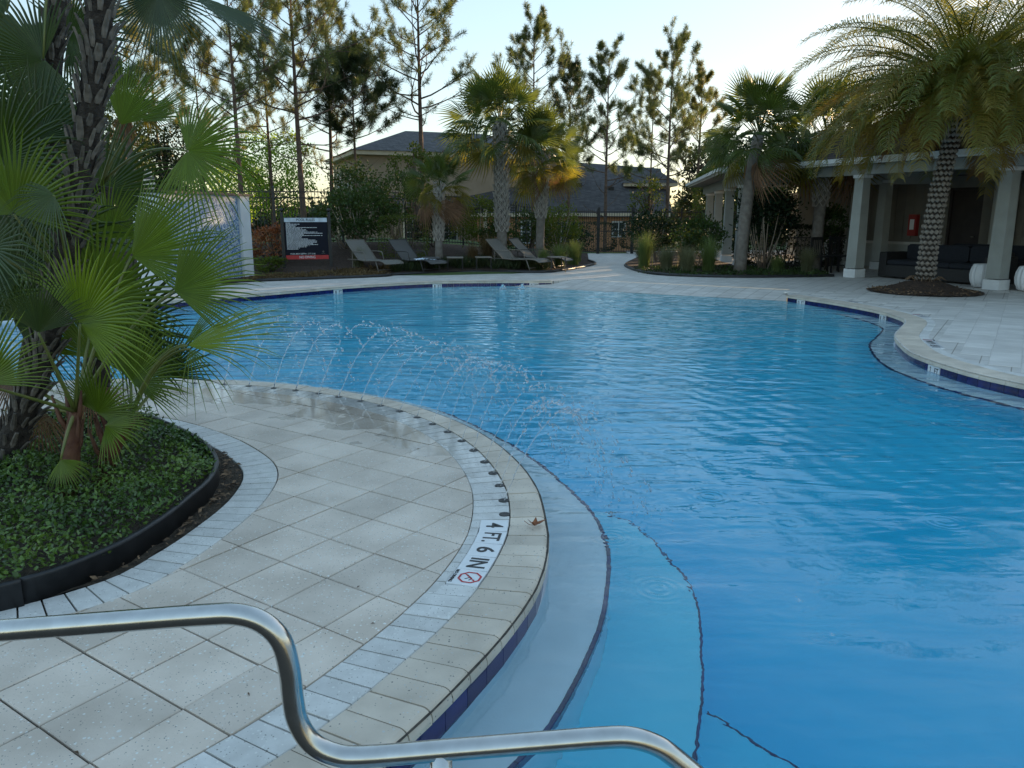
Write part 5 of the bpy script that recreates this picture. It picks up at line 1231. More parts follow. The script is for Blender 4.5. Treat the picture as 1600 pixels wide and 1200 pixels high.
# ------------------------------------------------------------------ sabal palms
def fan_mesh(name, m, Rr, pet, droop, nseg, seed, cost=.35):
    """costapalmate leaf, petiole along +x from the origin"""
    r_ = random.Random(seed); mb = MB(); k = 5
    pz = lambda x: -.10 * droop * x * x
    mb.tube([(pet * i / 4, 0, pz(pet * i / 4)) for i in range(5)], [.018, .015, .013, .011, .009], 4, 0, False)
    for i in range(nseg):
        ph = R(-118 + 236 * (i + .5) / nseg); L_ = Rr * (1 - .22 * abs(ph) / 2.06) * r_.uniform(.9, 1.08); da = R(236) / nseg
        h0 = Vector((pet + cost * Rr * max(0, math.cos(ph)) * .5, 0, 0)); vs = []
        for t in (0, .45, .75, 1.):
            q = h0 + Vector((math.cos(ph), math.sin(ph), 0)) * (L_ * t); q.z = pz(q.x) - droop * L_ * t ** 2 * (.35 + .5 * abs(math.sin(ph)) + r_.uniform(-.08, .15)) + .10 * math.sin(t * 3.1) * L_ * abs(math.sin(ph))
            w_ = L_ * min(t, .45) * math.tan(da / 2) * (1 if t <= .45 else (1 - (t - .45) / .55) ** .8) + .001
            sd_ = Vector((-math.sin(ph), math.cos(ph), 0)) * w_; up = Vector((0, 0, w_ * .5)); vs += [q - sd_ - up, q + up, q + sd_ - up]
        mb.add(vs, [(3 * j + a_, 3 * j + a_ + 1, 3 * j + a_ + 4, 3 * j + a_ + 3) for j in range(3) for a_ in (0, 1)])
    return mb.mesh(name, M[m])
fan_v = [fan_mesh('frond', 'sabal', .74, .85, .22, 30, 1), fan_mesh('frond', 'sabal', .78, .95, .45, 30, 2), fan_mesh('frond', 'sabal', .78, .85, .75, 30, 3)]
fan_g = [fan_mesh('frond', 'sabalsunlit', .78, .80, .7, 28, 4), fan_mesh('frond', 'sabalsunlit', .76, .75, 1.0, 28, 5)]
fan_d = [fan_mesh('frond', 'deadfrond', .70, .55, 1.7, 22, 6)]
def sabal(x, y, zt, label, rad=.15, booted=True, scale=1., nf=34, lean=(0, 0), seed=0, gold=.3, dead=0, boot0=.25):
    r_ = random.Random(seed); z0 = (gz(x, y) if x < 3 else .05) - .05; z0 = max(z0, -.02); root = thing('sabal_palm', label, 'palm', (x, y, z0), 0, 'sabal palms round the pool'); h = zt - z0; mb = MB()
    ax = lambda t: Vector((lean[0] * t * t, lean[1] * t * t, h * t))
    mb.tube([ax(i / 12) for i in range(13)], [rad * (1.25 if i == 0 else 1.05 - .1 * i / 12 + (.1 if booted and i / 12 > boot0 else 0)) for i in range(13)], 12)
    mb.build('trunk', M['sabaltrunk'], root)
    if booted:
        bm = MB(); n = int((1 - boot0) * h / .11)
        for i in range(n):
            t = boot0 + (1 - boot0) * i / n
            for j in range(6):
                for sg in (-1, 1):
                    an = 2 * math.pi * (j + .5 * (i % 2)) / 6; p = ax(t); rd = Vector((math.cos(an), math.sin(an), 0)); tn = Vector((-math.sin(an), math.cos(an), 0))
                    a0 = p + rd * rad * 1.12 + tn * sg * rad * .55 - Vector((0, 0, .02)); a1 = p + rd * rad * 1.22 + Vector((0, 0, .09)) + tn * sg * .01; a2 = p + rd * rad * (1.5 + r_.uniform(-.1, .25)) + tn * -sg * rad * .35 + Vector((0, 0, .22 + r_.uniform(0, .05)))
                    bm.bar(a0, a1, .046, .018); bm.bar(a1, a2, .034, .016)
        struct(bm.build('leaf_base', M['sabalboot'], root), 'stuff')
    top = ax(1.)
    for i in range(nf):
        f = i / (nf - 1); el = R(84 - 116 * f + r_.uniform(-10, 10)); az = i * 2.39996 + r_.uniform(-.3, .3)
        if f > 1 - dead: me = fan_d[0]
        elif f > 1 - dead - gold: me = r_.choice(fan_g)
        else: me = fan_v[0] if el > R(30) else r_.choice(fan_v[1:])
        q = Quaternion((0, 0, 1), az) @ Quaternion((0, 1, 0), -el) @ Quaternion((1, 0, 0), r_.uniform(-1.1, 1.1))
        link('frond', me, root, top + Vector((0, 0, -.35 * f)), quat=q, scale=scale * r_.uniform(.85, 1.1))
    return root
sabal(-.30, 23.6, 4.25, 'taller booted palm with lattice trunk behind the third lounger', .15, True, 1.02, 42, (-.05, 0), 1, .10, .0)
sabal(.86, 24.2, 3.35, 'shorter booted palm, low sun coloured into its lower fronds, behind the rightmost lounger', .13, True, .88, 38, (.12, 0), 2, .22, .05, .45)
sabal(-2.12, 22.6, 2.4, 'small palm with a skirt of brown dead fronds behind the side tables', .11, True, .70, 32, (.05, 0), 3, .2, .22, .35)
sabal(6.35, 21.6, 3.75, 'smooth grey trunked palm before the pavilion roof', .16, False, 1.02, 42, (.28, 0), 4, .05, .03)
sabal(8.72, 22.4, 3.7, 'booted palm half hidden behind the big feather palm', .16, True, 1.12, 36, (.10, 0), 5, .15, .03, .5)
sabal(px(221, 26.5), 26.5, 5.2, 'slim palm trunk rising behind the left end of the tiled wall', .11, False, .9, 24, (-.1, 0), 6, .2, .05)

# ------------------------------------------------------------------ big feather palm in the mulch ring
PX, PY = 8.78, 16.45
ringp = [(PX + 1.12 * math.cos(a_), PY + 1.12 * math.sin(a_)) for a_ in np.linspace(0, 2 * math.pi, 40)[:-1]]
bed('palm_mulch_ring', ringp, lambda x, y: .02 + .26 * S(1 - math.hypot(x - PX, y - PY) / 1.05) + .012 * math.sin(x * 17) * math.sin(y * 15), M['mulch'], .12)
V_ = []; n = 900; an = nr.uniform(0, 6.283, n); rr = 1.1 * np.sqrt(nr.random(n)); P = np.stack([PX + rr * np.cos(an), PY + rr * np.sin(an), .03 + .26 * (1 - rr / 1.05).clip(0, 1) ** 1.5], 1); D = rand_dirs(n); D[:, 2] *= .35
V, F = rhomb(P, D, nr.uniform(.04, .09, n), nr.uniform(.008, .016, n)); struct(link('mulch_chips', npmesh('mulch_chips', V, F, M['litter'], 4)), 'stuff')
def feather_mesh(name, m, L_, el0, droop, nl, seed, ll=.52, vee=.45):
    r_ = random.Random(seed); mb = MB(); k = 26; pts = []; p = Vector((0, 0, 0)); a_ = el0
    for i in range(k + 1):
        pts.append(p.copy()); s_ = i / k; a_ -= droop / k * (.35 + 1.3 * s_); a_ = max(a_, R(-86)); p = p + Vector((math.cos(a_), 0, math.sin(a_))) * (L_ / k)
    mb.tube(pts, [.024 * (1 - .88 * i / k) for i in range(k + 1)], 5, 0, False)
    for i in range(nl):
        s_ = .10 + .89 * i / nl; f = s_ * k; j = min(int(f), k - 1); q = pts[j].lerp(pts[j + 1], f - j); t = (pts[j + 1] - pts[j]).normalized(); nrm = Vector((-t.z, 0, t.x))
        l_ = ll * (.55 + .45 * math.sin(min(1, s_ * 1.7) * 1.57)) * (1 - .55 * max(0, s_ - .7) / .3)
        for sg in (-1, 1):
            fw = .75 + r_.uniform(-.18, .18); d = (Vector((0, sg, 0)) + t * fw + nrm * (vee * r_.uniform(.2, 1.3))).normalized(); d2 = (d + Vector((0, 0, -.9))).normalized(); w_ = .0085
            sdv = d.cross(nrm).normalized() * w_; m1 = q + d * l_ * .5
            mb.add([q - sdv * .6, q + sdv * .6, m1 + sdv, m1 - sdv, m1 + d2 * l_ * .5], [(0, 1, 2, 3), (3, 2, 4)])
    return mb.mesh(name, M[m])
sp_ = thing('feather_palm', 'big feather palm with knobbly trunk and drooping gold-tipped fronds in the mulch ring', 'palm', (PX, PY, .22))
TH_ = 3.9 - .22
axp = lambda t: Vector((.42 * t * t, .1 * t, TH_ * t))
mb = MB(); mb.tube([axp(i / 10) for i in range(11)], [.175, .165, .16, .155, .15, .148, .145, .143, .142, .14, .138], 14); mb.build('trunk', M['fibre'], sp_)
kb = MB(); kb.add([(-.052, 0, 0), (0, .0, -.042), (.052, 0, 0), (0, 0, .046), (-.030, -.036, .010), (0, -.036, -.012), (.030, -.036, .010), (0, -.036, .032)], [(4, 5, 6, 7), (0, 1, 5, 4), (1, 2, 6, 5), (2, 3, 7, 6), (3, 0, 4, 7)], 0, False)
kme = kb.mesh('leaf_scar', M['dateboss']); nrow = 34; cnt = 0
for i in range(nrow):
    t = (i + .5) / nrow; rad_ = .172 - .032 * t
    for j in range(11):
        an = 2 * math.pi * (j + .5 * (i % 2)) / 11; 
        if math.sin(an) > .35: continue                       # the far side never shows its scars
        if cnt >= 300: break
        cnt += 1; o = link('leaf_scar', kme, sp_, axp(t) + Vector((math.cos(an), math.sin(an), 0)) * rad_, rot=(rng.uniform(-.25, .1), rng.uniform(-.22, .22), an + math.pi / 2), scale=(rng.uniform(.95, 1.35), rng.uniform(.6, 1.3), rng.uniform(.95, 1.3)))
fe = {}
for nm, m, els in (('a', 'date', (78, 62, 46, 28, 10)), ('b', 'dateold', (18, 4, -8, -20)), ('c', 'datebrown', (-22, -36))):
    fe[nm] = [feather_mesh('frond', m, (3.45, 3.5, 3.5, 3.45, 3.3)[k] if nm == 'a' else (3.35, 3.25, 3.0, 2.5)[k] if nm == 'b' else 1.7, R(e_), R(90 if nm == 'a' else 76 if nm == 'b' else 46) * (1 + .1 * k / 4), 78, 10 * k + ord(nm)) for k, e_ in enumerate(els)]
fl = []
for nm, cnts in (('a', (12, 20, 27, 32, 28)), ('b', (26, 20, 8, 3)), ('c', (8, 3))):
    for k, c in enumerate(cnts):
        for i in range(c): fl.append((fe[nm][k], 2 * math.pi * (i + .37 * k + rng.uniform(-.2, .2)) / c))
for me, az in fl:
    q = Quaternion((0, 0, 1), az) @ Quaternion((0, 1, 0), R(rng.uniform(-6, 6))) @ Quaternion((1, 0, 0), R(rng.uniform(-16, 16)))
    link('frond', me, sp_, axp(1.) + Vector((math.cos(az), math.sin(az), 0)) * .1 + Vector((0, 0, rng.uniform(-.05, .25))), quat=q, scale=rng.uniform(.92, 1.08))
for k in range(9):                                                # grey hanging leaf-base fibre under the crown
    an = rng.uniform(3.2, 6.2); p = axp(.93) + Vector((math.cos(an), math.sin(an), 0)) * .2; mb = MB()
    mb.tube([p, p + Vector((math.cos(an) * .12, math.sin(an) * .1, -.2)), p + Vector((math.cos(an) * .1, math.sin(an) * .1, -.55))], [.03, .022, .006], 5); mb.build('old_stalk', M['palestem'], sp_)
for k in range(26):
    an = rng.uniform(0, 6.28); mb = MB(); p = Vector((math.cos(an) * .2, math.sin(an) * .2, .02)); mb.tube([p, p + Vector((math.cos(an) * .1, math.sin(an) * .1, .08)), p + Vector((math.cos(an) * .2, math.sin(an) * .2, .0))], [.014, .01, .003], 4); mb.build('root_shoot', M['litter'], sp_)

# ------------------------------------------------------------------ porch building on the right
fd = Vector((.43, -.903)).normalized(); nd = Vector((-fd.y, fd.x)); A0 = Vector((8.98, 20.35))
def loc(a_, b_, z=0.): p = A0 + fd * a_ + nd * b_; return Vector((p.x, p.y, z))
def quadbox(mb, P, z0, z1, mi=0):
    n = len(P); vs = [(p[0], p[1], z0) for p in P] + [(p[0], p[1], z1) for p in P]
    mb.add(vs, [tuple(range(n))[::-1], tuple(range(n, 2 * n))] + [(i, (i + 1) % n, n + (i + 1) % n, n + i) for i in range(n)], mi)
def frame_box(mb, L, a0, a1, b0, b1, z0, z1, mi=0): quadbox(mb, [L(a0, b0), L(a1, b0), L(a1, b1), L(a0, b1)], z0, z1, mi)
def column(root, L, a_, b_, zt, w0=.32, w1=.26, ang=0.):
    rz = Matrix.Rotation(ang, 3, 'Z'); p = L(a_, b_)
    mb = MB(); mb.box((p.x, p.y, (zt + .2) / 2 + .0), (w0, w0, zt - .2 - .08), 0, rz, w1 / w0); c = mb.build('column', M['column'], root)
    mb = MB(); mb.box((p.x, p.y, .11), (w0 + .05, w0 + .05, .22), 0, rz); mb.build('plinth', M['plinth'], c)
    mb = MB(); mb.box((p.x, p.y, zt - .04), (w1 + .07, w1 + .07, .08), 0, rz); mb.build('capital', M['plinth'], c)
    return c
cb = thing('clubhouse', 'grey porch building with square columns and brown shingled roof at the right', 'building')
fang = math.atan2(fd.y, fd.x)
for k, a_ in enumerate((0, 3.78, 7.56, 11.3)): column(cb, loc, a_, 0, 2.60, ang=fang)
column(cb, loc, -1.9, 3.2, 2.60, .30, .26, fang)
mb = MB(); frame_box(mb, loc, -.22, 16, -.17, .17, 2.604, 2.84); mb.build('beam', M['column'], cb)
mb = MB(); frame_box(mb, loc, -2.2, -.223, .0, .3, 2.604, 2.84); frame_box(mb, loc, -2.2, -1.9, .303, 4.2, 2.604, 2.84); mb.build('beam', M['column'], cb)
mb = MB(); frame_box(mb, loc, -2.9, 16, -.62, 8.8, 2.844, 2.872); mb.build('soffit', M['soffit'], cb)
mb = MB(); frame_box(mb, loc, -2.95, 16, -.655, -.622, 2.83, 2.96); frame_box(mb, loc, -2.985, -2.952, -.655, 8.8, 2.83, 2.96); mb.build('fascia', M['gutter'], cb)
mb = MB(); frame_box(mb, loc, -2.95, 16, -.76, -.658, 2.875, 2.98); frame_box(mb, loc, -3.09, -2.988, -.76, 8.8, 2.875, 2.98); mb.build('gutter', M['gutter'], cb)
def hip(mb, L, a0, a1, b0, b1, ze, zr, inset, left=True, right=False):
    bm_ = (b0 + b1) / 2; ra0 = a0 + (inset if left else 0); ra1 = a1 - (inset if right else 0)
    P = [L(a0, b0, ze), L(a1, b0, ze), L(a1, b1, ze), L(a0, b1, ze), L(ra0, bm_, zr), L(ra1, bm_, zr)]
    mb.add(P, [(0, 1, 5, 4), (2, 3, 4, 5), (3, 0, 4), (1, 2, 5), (3, 2, 1, 0)])
mb = MB(); hip(mb, loc, -3.0, 16, -.70, 9.0, 2.985, 5.35, 4.6); mb.build('roof', M['shingle'], cb)
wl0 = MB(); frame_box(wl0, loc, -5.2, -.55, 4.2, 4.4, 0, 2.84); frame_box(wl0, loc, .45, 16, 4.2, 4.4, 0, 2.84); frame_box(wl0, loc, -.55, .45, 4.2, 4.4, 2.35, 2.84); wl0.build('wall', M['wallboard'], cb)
bt = MB(); bt.box((0, 0, 1.85), (.045, .02, 1.95)); bme = bt.mesh('batten', M['wallboard'])
for k in range(44):
    a_ = -5.0 + .3 * k
    if -.62 < a_ < .52: continue
    p = loc(a_, 4.188); link('batten', bme, cb, (p.x, p.y, 0), (0, 0, fang))
mb = MB(); frame_box(mb, loc, -5.2, -.62, 4.14, 4.198, 0, .72); frame_box(mb, loc, .52, 16, 4.14, 4.198, 0, .72); wn_ = mb.build('wainscot', M['column'], cb)
mb = MB(); frame_box(mb, loc, -5.2, -.62, 4.10, 4.198, .723, .80); frame_box(mb, loc, .52, 16, 4.10, 4.198, .723, .80); mb.build('cap', M['stonecap'], wn_)
dr = MB(); frame_box(dr, loc, -.548, .448, 4.26, 4.31, .01, 2.345); dro = dr.build('door', M['darkdoor'], cb)
mb = MB()
for (x0, x1, z0, z1) in ((-.55, -.47, 0, 2.35), (.37, .45, 0, 2.35), (-.468, .368, 2.28, 2.35)): frame_box(mb, loc, x0, x1, 4.20, 4.258, z0, z1)
mb.build('door_frame', M['darkdoor'], dro)
mb = MB(); p = loc(.3, 4.24, 1.0); mb.tube([p, loc(.3, 4.18, 1.0), loc(.18, 4.18, 1.0)], .012, 6); mb.build('handle', M['steel'], dro)
for a_ in (.95, 4.4):
    mb = MB(); frame_box(mb, loc, a_, a_ + .5, 3.85, 4.137, .0, 2.84); pi_ = mb.build('pilaster', M['column'], cb)
    mb = MB(); frame_box(mb, loc, a_ - .03, a_ + .53, 3.81, 4.134, .0, .62); mb.build('base', M['plinth'], pi_)
# fire extinguisher cabinet and ceiling fan
q = loc(-1.55, 4.16, 1.30); fx = thing('extinguisher_cabinet', 'red fire extinguisher cabinet on the porch wall behind the sofa', 'fire extinguisher', q, fang)
mb = MB(); mb.box((0, -.06, 0), (.26, .14, .62)); mb.build('box', M['redbox'], fx); mb = MB(); mb.box((0, -.134, .02), (.14, .006, .30)); mb.build('window', M['whitepot'], fx)
q = loc(2.0, 2.0, 2.84); cf = thing('ceiling_fan', 'dark ceiling fan under the porch ceiling, right of the feather palm trunk', 'ceiling fan', q, .3)
mb = MB(); mb.tube([(0, 0, 0), (0, 0, -.22)], .02, 8); mb.build('rod', M['darkdoor'], cf)
mb = MB(); mb.lathe([(.03, -.20), (.13, -.23), (.14, -.32), (.07, -.38), (.01, -.39)], (0, 0, 0), 16); mb.build('motor', M['darkdoor'], cf)
for k in range(5):
    M3 = Matrix.Rotation(k * 2 * math.pi / 5, 3, 'Z'); mb = MB(); mb.box(M3 @ Vector((.42, 0, -.29)), (.58, .13, .012), 0, M3 @ Matrix.Rotation(.15, 3, 'X')); mb.build('blade', M['darkdoor'], cf)

# ------------------------------------------------------------------ open pavilion on the left of it
e1 = Vector((.99, -.142)).normalized(); e2 = Vector((-e1.y, e1.x)); B0 = Vector((6.2, 23.5))
def lp(a_, b_, z=0.): p = B0 + e1 * a_ + e2 * b_; return Vector((p.x, p.y, z))
pv = thing('pavilion', 'open hipped pavilion on square grey columns behind the dark shrubs', 'building'); pang = math.atan2(e1.y, e1.x)
for a_, b_ in ((.75, .7), (.75, 3.9), (.75, 7.1), (.75, 10.3), (4.05, .7), (4.2, 10.3), (8.2, 10.3)): column(pv, lp, a_, b_, 2.48, .32, .27, pang)
mb = MB(); frame_box(mb, lp, .6, 7.2, .55, .85, 2.484, 2.80); frame_box(mb, lp, .6, .9, .853, 12, 2.484, 2.80); mb.build('beam', M['column'], pv)
mb = MB(); frame_box(mb, lp, .0, 8.2, .0, 12.4, 2.804, 2.83); mb.build('soffit', M['soffit'], pv)
mb = MB(); frame_box(mb, lp, -.04, 5.6, -.04, -.002, 2.80, 2.93); frame_box(mb, lp, -.04, -.002, .0, 12.4, 2.80, 2.93); mb.build('fascia', M['gutter'], pv)
mb = MB(); frame_box(mb, lp, -.14, 5.4, -.14, -.043, 2.85, 2.95); frame_box(mb, lp, -.14, -.043, -.04, 12.4, 2.85, 2.95); mb.build('gutter', M['gutter'], pv)
mb = MB(); hip(mb, lp, -.1, 12, -.1, 12.6, 2.955, 4.75, 5.5, True, False); mb.build('roof', M['shingle'], pv)
mb = MB(); frame_box(mb, lp, 3.3, 9.5, 5.0, 5.2, 0, 2.80); mb.build('wall', M['wallboard'], pv)
# railing between the pavilion columns
rl_ = thing('railing', 'low black metal railing between the pavilion columns behind the shrub stems', 'railing')
for h in (.1, .92): mb = MB(); mb.bar(lp(.95, .7, h), lp(3.85, .7, h), .035); mb.build('rail', M['blackmetal'], rl_)
pk = MB(); pk.box((0, 0, .51), (.016, .016, .8)); pme = pk.mesh('baluster', M['blackmetal'])
for k in range(26): p = lp(1.0 + .11 * k, .7); link('baluster', pme, rl_, (p.x, p.y, 0))

# ------------------------------------------------------------------ porch furniture
def slab(name, root, L, a0, a1, b0, b1, z0, z1, m, bev=.03):
    mb = MB(); P = [L(a0, b0), L(a1, b0), L(a1, b1), L(a0, b1)]; c = sum(P, Vector()) / 4
    Q = [p + (c - p).normalized() * bev * 1.4 for p in P]; n = 4
    lay = [(Q, z0), (P, z0 + bev), (P, z1 - bev), (Q, z1)]; vs = [(p.x, p.y, z) for (PP, z) in lay for p in PP]
    fs = [(3, 2, 1, 0), (12, 13, 14, 15)] + [(k * 4 + i, k * 4 + (i + 1) % 4, k * 4 + 4 + (i + 1) % 4, k * 4 + 4 + i) for k in range(3) for i in range(4)]
    mb.add(vs, fs); return mb.build(name, M[m], root)
sf = thing('wicker_sofa', 'long dark wicker sofa with navy cushions behind the feather palm', 'sofa')
slab('base', sf, loc, .5, 3.1, .55, 1.45, .04, .34, 'wicker', .02); slab('arm', sf, loc, .28, .497, .55, 1.45, .03, .66, 'wicker', .02); slab('arm', sf, loc, 3.103, 3.3, .55, 1.45, .03, .66, 'wicker', .02)
slab('backrest', sf, loc, .5, 3.1, 1.46, 1.62, .03, .74, 'wicker', .02)
for k in range(3):
    slab('seat_cushion', sf, loc, .51 + k * .863, 1.36 + k * .863, .57, 1.26, .345, .47, 'navy'); slab('back_cushion', sf, loc, .52 + k * .863, 1.35 + k * .863, 1.27, 1.455, .46, .86, 'navy', .05)
s2 = thing('wicker_sofa', 'second dark wicker sofa piece seen right of the feather palm trunk', 'sofa')
slab('base', s2, loc, .4, 2.6, 2.6, 3.4, .04, .34, 'wicker', .02); slab('backrest', s2, loc, .4, 2.6, 3.41, 3.58, .04, .78, 'wicker', .02)
for k in range(2): slab('seat_cushion', s2, loc, .42 + k * 1.09, 1.49 + k * 1.09, 2.62, 3.3, .345, .47, 'navy'); slab('back_cushion', s2, loc, .42 + k * 1.09, 1.49 + k * 1.09, 3.2, 3.4, .47, .84, 'navy', .05)
ot = thing('wicker_ottoman', 'square dark wicker ottoman left of the white pots', 'ottoman'); slab('base', ot, loc, 2.55, 3.35, 1.75, 2.55, .03, .32, 'wicker', .02); slab('cushion', ot, loc, 2.56, 3.34, 1.76, 2.54, .325, .43, 'navy')
s3 = thing('wicker_armchair', 'dark wicker armchair at the right edge behind the white pot', 'armchair'); slab('base', s3, loc, 4.4, 5.4, .9, 1.8, .04, .34, 'wicker', .02); slab('backrest', s3, loc, 4.4, 5.4, 1.81, 1.95, .04, .82, 'wicker', .02); slab('seat_cushion', s3, loc, 4.42, 5.38, .92, 1.66, .345, .48, 'navy'); slab('back_cushion', s3, loc, 4.42, 5.38, 1.62, 1.805, .48, .9, 'navy', .05)
def bar_chair(a_, b_, lab):
    r = thing('dining_chair', lab, 'chair', loc(a_, b_), fang + 1.57)
    mb = MB(); mb.box((0, 0, .45), (.46, .46, .04)); mb.build('seat', M['blackmetal'], r)
    for x in (-.2, .2):
        for y in (-.2, .2): mb = MB(); mb.bar((x, y, 0), (x, y, .43 if y < 0 else .98), .035); mb.build('leg', M['blackmetal'], r)
    mb = MB(); mb.box((0, .2, .95), (.36, .03, .08)); mb.build('top_rail', M['blackmetal'], r)
    for k in range(5): mb = MB(); mb.bar((-.14 + .07 * k, .2, .47), (-.14 + .07 * k, .2, .91), .02); mb.build('slat', M['blackmetal'], r)
bar_chair(-1.6, .5, 'black slat-backed chair left of the front porch column'); bar_chair(-1.7, 1.3, 'black slat-backed chair behind the other, further into the shade')
pot = [(.14, .0), (.20, .02), (.255, .16), (.27, .28), (.255, .40), (.215, .50), (.20, .52), (.175, .52), (.165, .48), (.0, .47)]
for (x, y, lb) in ((10.62, 17.45, 'white fluted barrel pot just left of the porch column'), (11.10, 16.6, 'white fluted barrel pot right of the porch column, cut by the picture edge')):
    mb = MB(); mb.lathe(pot, (0, 0, .004), 112, 0, .045, 14); o = mb.build('white_pot', M['whitepot']); o.location = (x, y, 0); tag(o, lb, 'pot', 'white fluted pots on the porch')

# ------------------------------------------------------------------ tiled water wall, ornament
wA, wB = Vector((-7.92, 16.95)), Vector((-6.92, 20.55)); wd_ = (wB - wA).normalized(); wn2 = Vector((wd_.y, -wd_.x)); WL = (wB - wA).length
tw = thing('tiled_wall', 'white framed water wall faced with small blue mosaic tiles', 'wall', (wA.x, wA.y, -.03), math.atan2(wd_.y, wd_.x))
mb = MB(); mb.box((WL / 2, .15, 1.05), (WL, .30, 2.10)); mb.build('wall_body', M['whitewall'], tw)
mb = MB(); mb.box((WL / 2, -.016, 1.02), (WL - .84, .03, 2.02)); mb.build('mosaic_panel', M['mosaic'], tw)
for x in (.20, WL - .20): mb = MB(); mb.box((x, -.05, 1.05), (.40, .098, 2.098)); mb.build('pillar', M['whitewall'], tw)
mb = MB(); mb.box((WL / 2, .10, 2.13), (WL + .14, .50, .055)); mb.build('cap', M['capdark'], tw)
orn = thing('ornament', 'small pale rounded figure on the left end of the tiled wall', 'ornament', (wA.x + .12, wA.y + .12, 2.13))
mb = MB(); mb.lathe([(.05, 0), (.10, .02), (.125, .12), (.11, .22), (.085, .27), (.09, .31), (.075, .38), (.03, .42), (.005, .425)], (0, 0, 0), 18); mb.build('body', M['ornament'], orn)
mb = MB(); mb.lathe([(.115, .215), (.122, .225), (.118, .255), (.10, .265)], (0, 0, 0), 18); mb.build('band', M['ornband'], orn)

# ------------------------------------------------------------------ pool rules sign
sL, sR = Vector((-6.47, 22.1)), Vector((-5.2, 22.35)); sx = (sR - sL).normalized(); SW = (sR - sL).length
sg = thing('pool_rules_sign', 'navy POOL RULES board with red NO DIVING band on two black posts', 'sign', (sL.x, sL.y, 0), math.atan2(sx.y, sx.x))
for x in (0, SW):
    mb = MB(); mb.box((x, 0, .84), (.085, .085, 1.66)); po = mb.build('post', M['blackmetal'], sg); mb = MB(); mb.blob((x, 0, 1.73), (.055, .055, .055), 0, None, 10, 8); mb.build('finial', M['blackmetal'], po)
pz0, pz1 = .36, 1.52; pw = SW - .10
mb = MB(); mb.box((SW / 2, 0, (pz0 + pz1) / 2), (pw, .03, pz1 - pz0)); pb = mb.build('board', M['signnavy'], sg)
RX = Matrix.Rotation(R(90), 4, 'X')
def sgn(me, x, z, nm='lettering'):
    o = link(nm, me, pb); o.matrix_local = Matrix.Translation((x, -.0205, z)) @ RX; return o
mb = MB(); mb.box((SW / 2, -.0175, pz1 - .06), (pw - .02, .004, .115)); mb.build('header', M['signblue'], pb)
mb = MB(); mb.box((SW / 2 , -.0175, pz0 + .06), (pw - .02, .004, .115)); mb.build('band', M['signred'], pb)
sgn(text_mesh('POOL RULES', .10, M['signnavy'], .50), SW / 2, pz1 - .06); sgn(text_mesh('NO DIVING', .10, M['white_ink'], .44), SW / 2, pz0 + .06)
sgn(text_mesh('POOL MAX DEPTH - 5 FT 0 IN', .06, M['white_ink'], .68), SW / 2 - .12, pz0 + .155)
rows = [.10, .34, .25, .24, .78, .37, .49, .50, .76, .90, .43, .88, .38, .36, .53, .72, .75, .75, .66, .78, .53, .46, .29, .28]
mb = MB(); r_ = random.Random(5)
for i, w in enumerate(rows):                                      # illegible small print: rows of word-like dashes
    z = pz1 - .145 - i * .0316; x = .10; end = .10 + w * (pw - .1)
    while x < end:
        l_ = r_.uniform(.018, .075); mb.box((x + l_ / 2, -.0168, z), (min(l_, end - x + .01), .002, .0165)); x += l_ + .009
struct(mb.build('small_print', M['white_ink'], pb), 'stuff')
mb = MB(); mb.blob((SW - .2, -.0165, pz0 + .215), (.028, .002, .028), 0, None, 10, 6); mb.box((SW - .2, -.0165, pz0 + .165), (.11, .002, .012)); mb.build('emblem', M['slingdark'], pb)

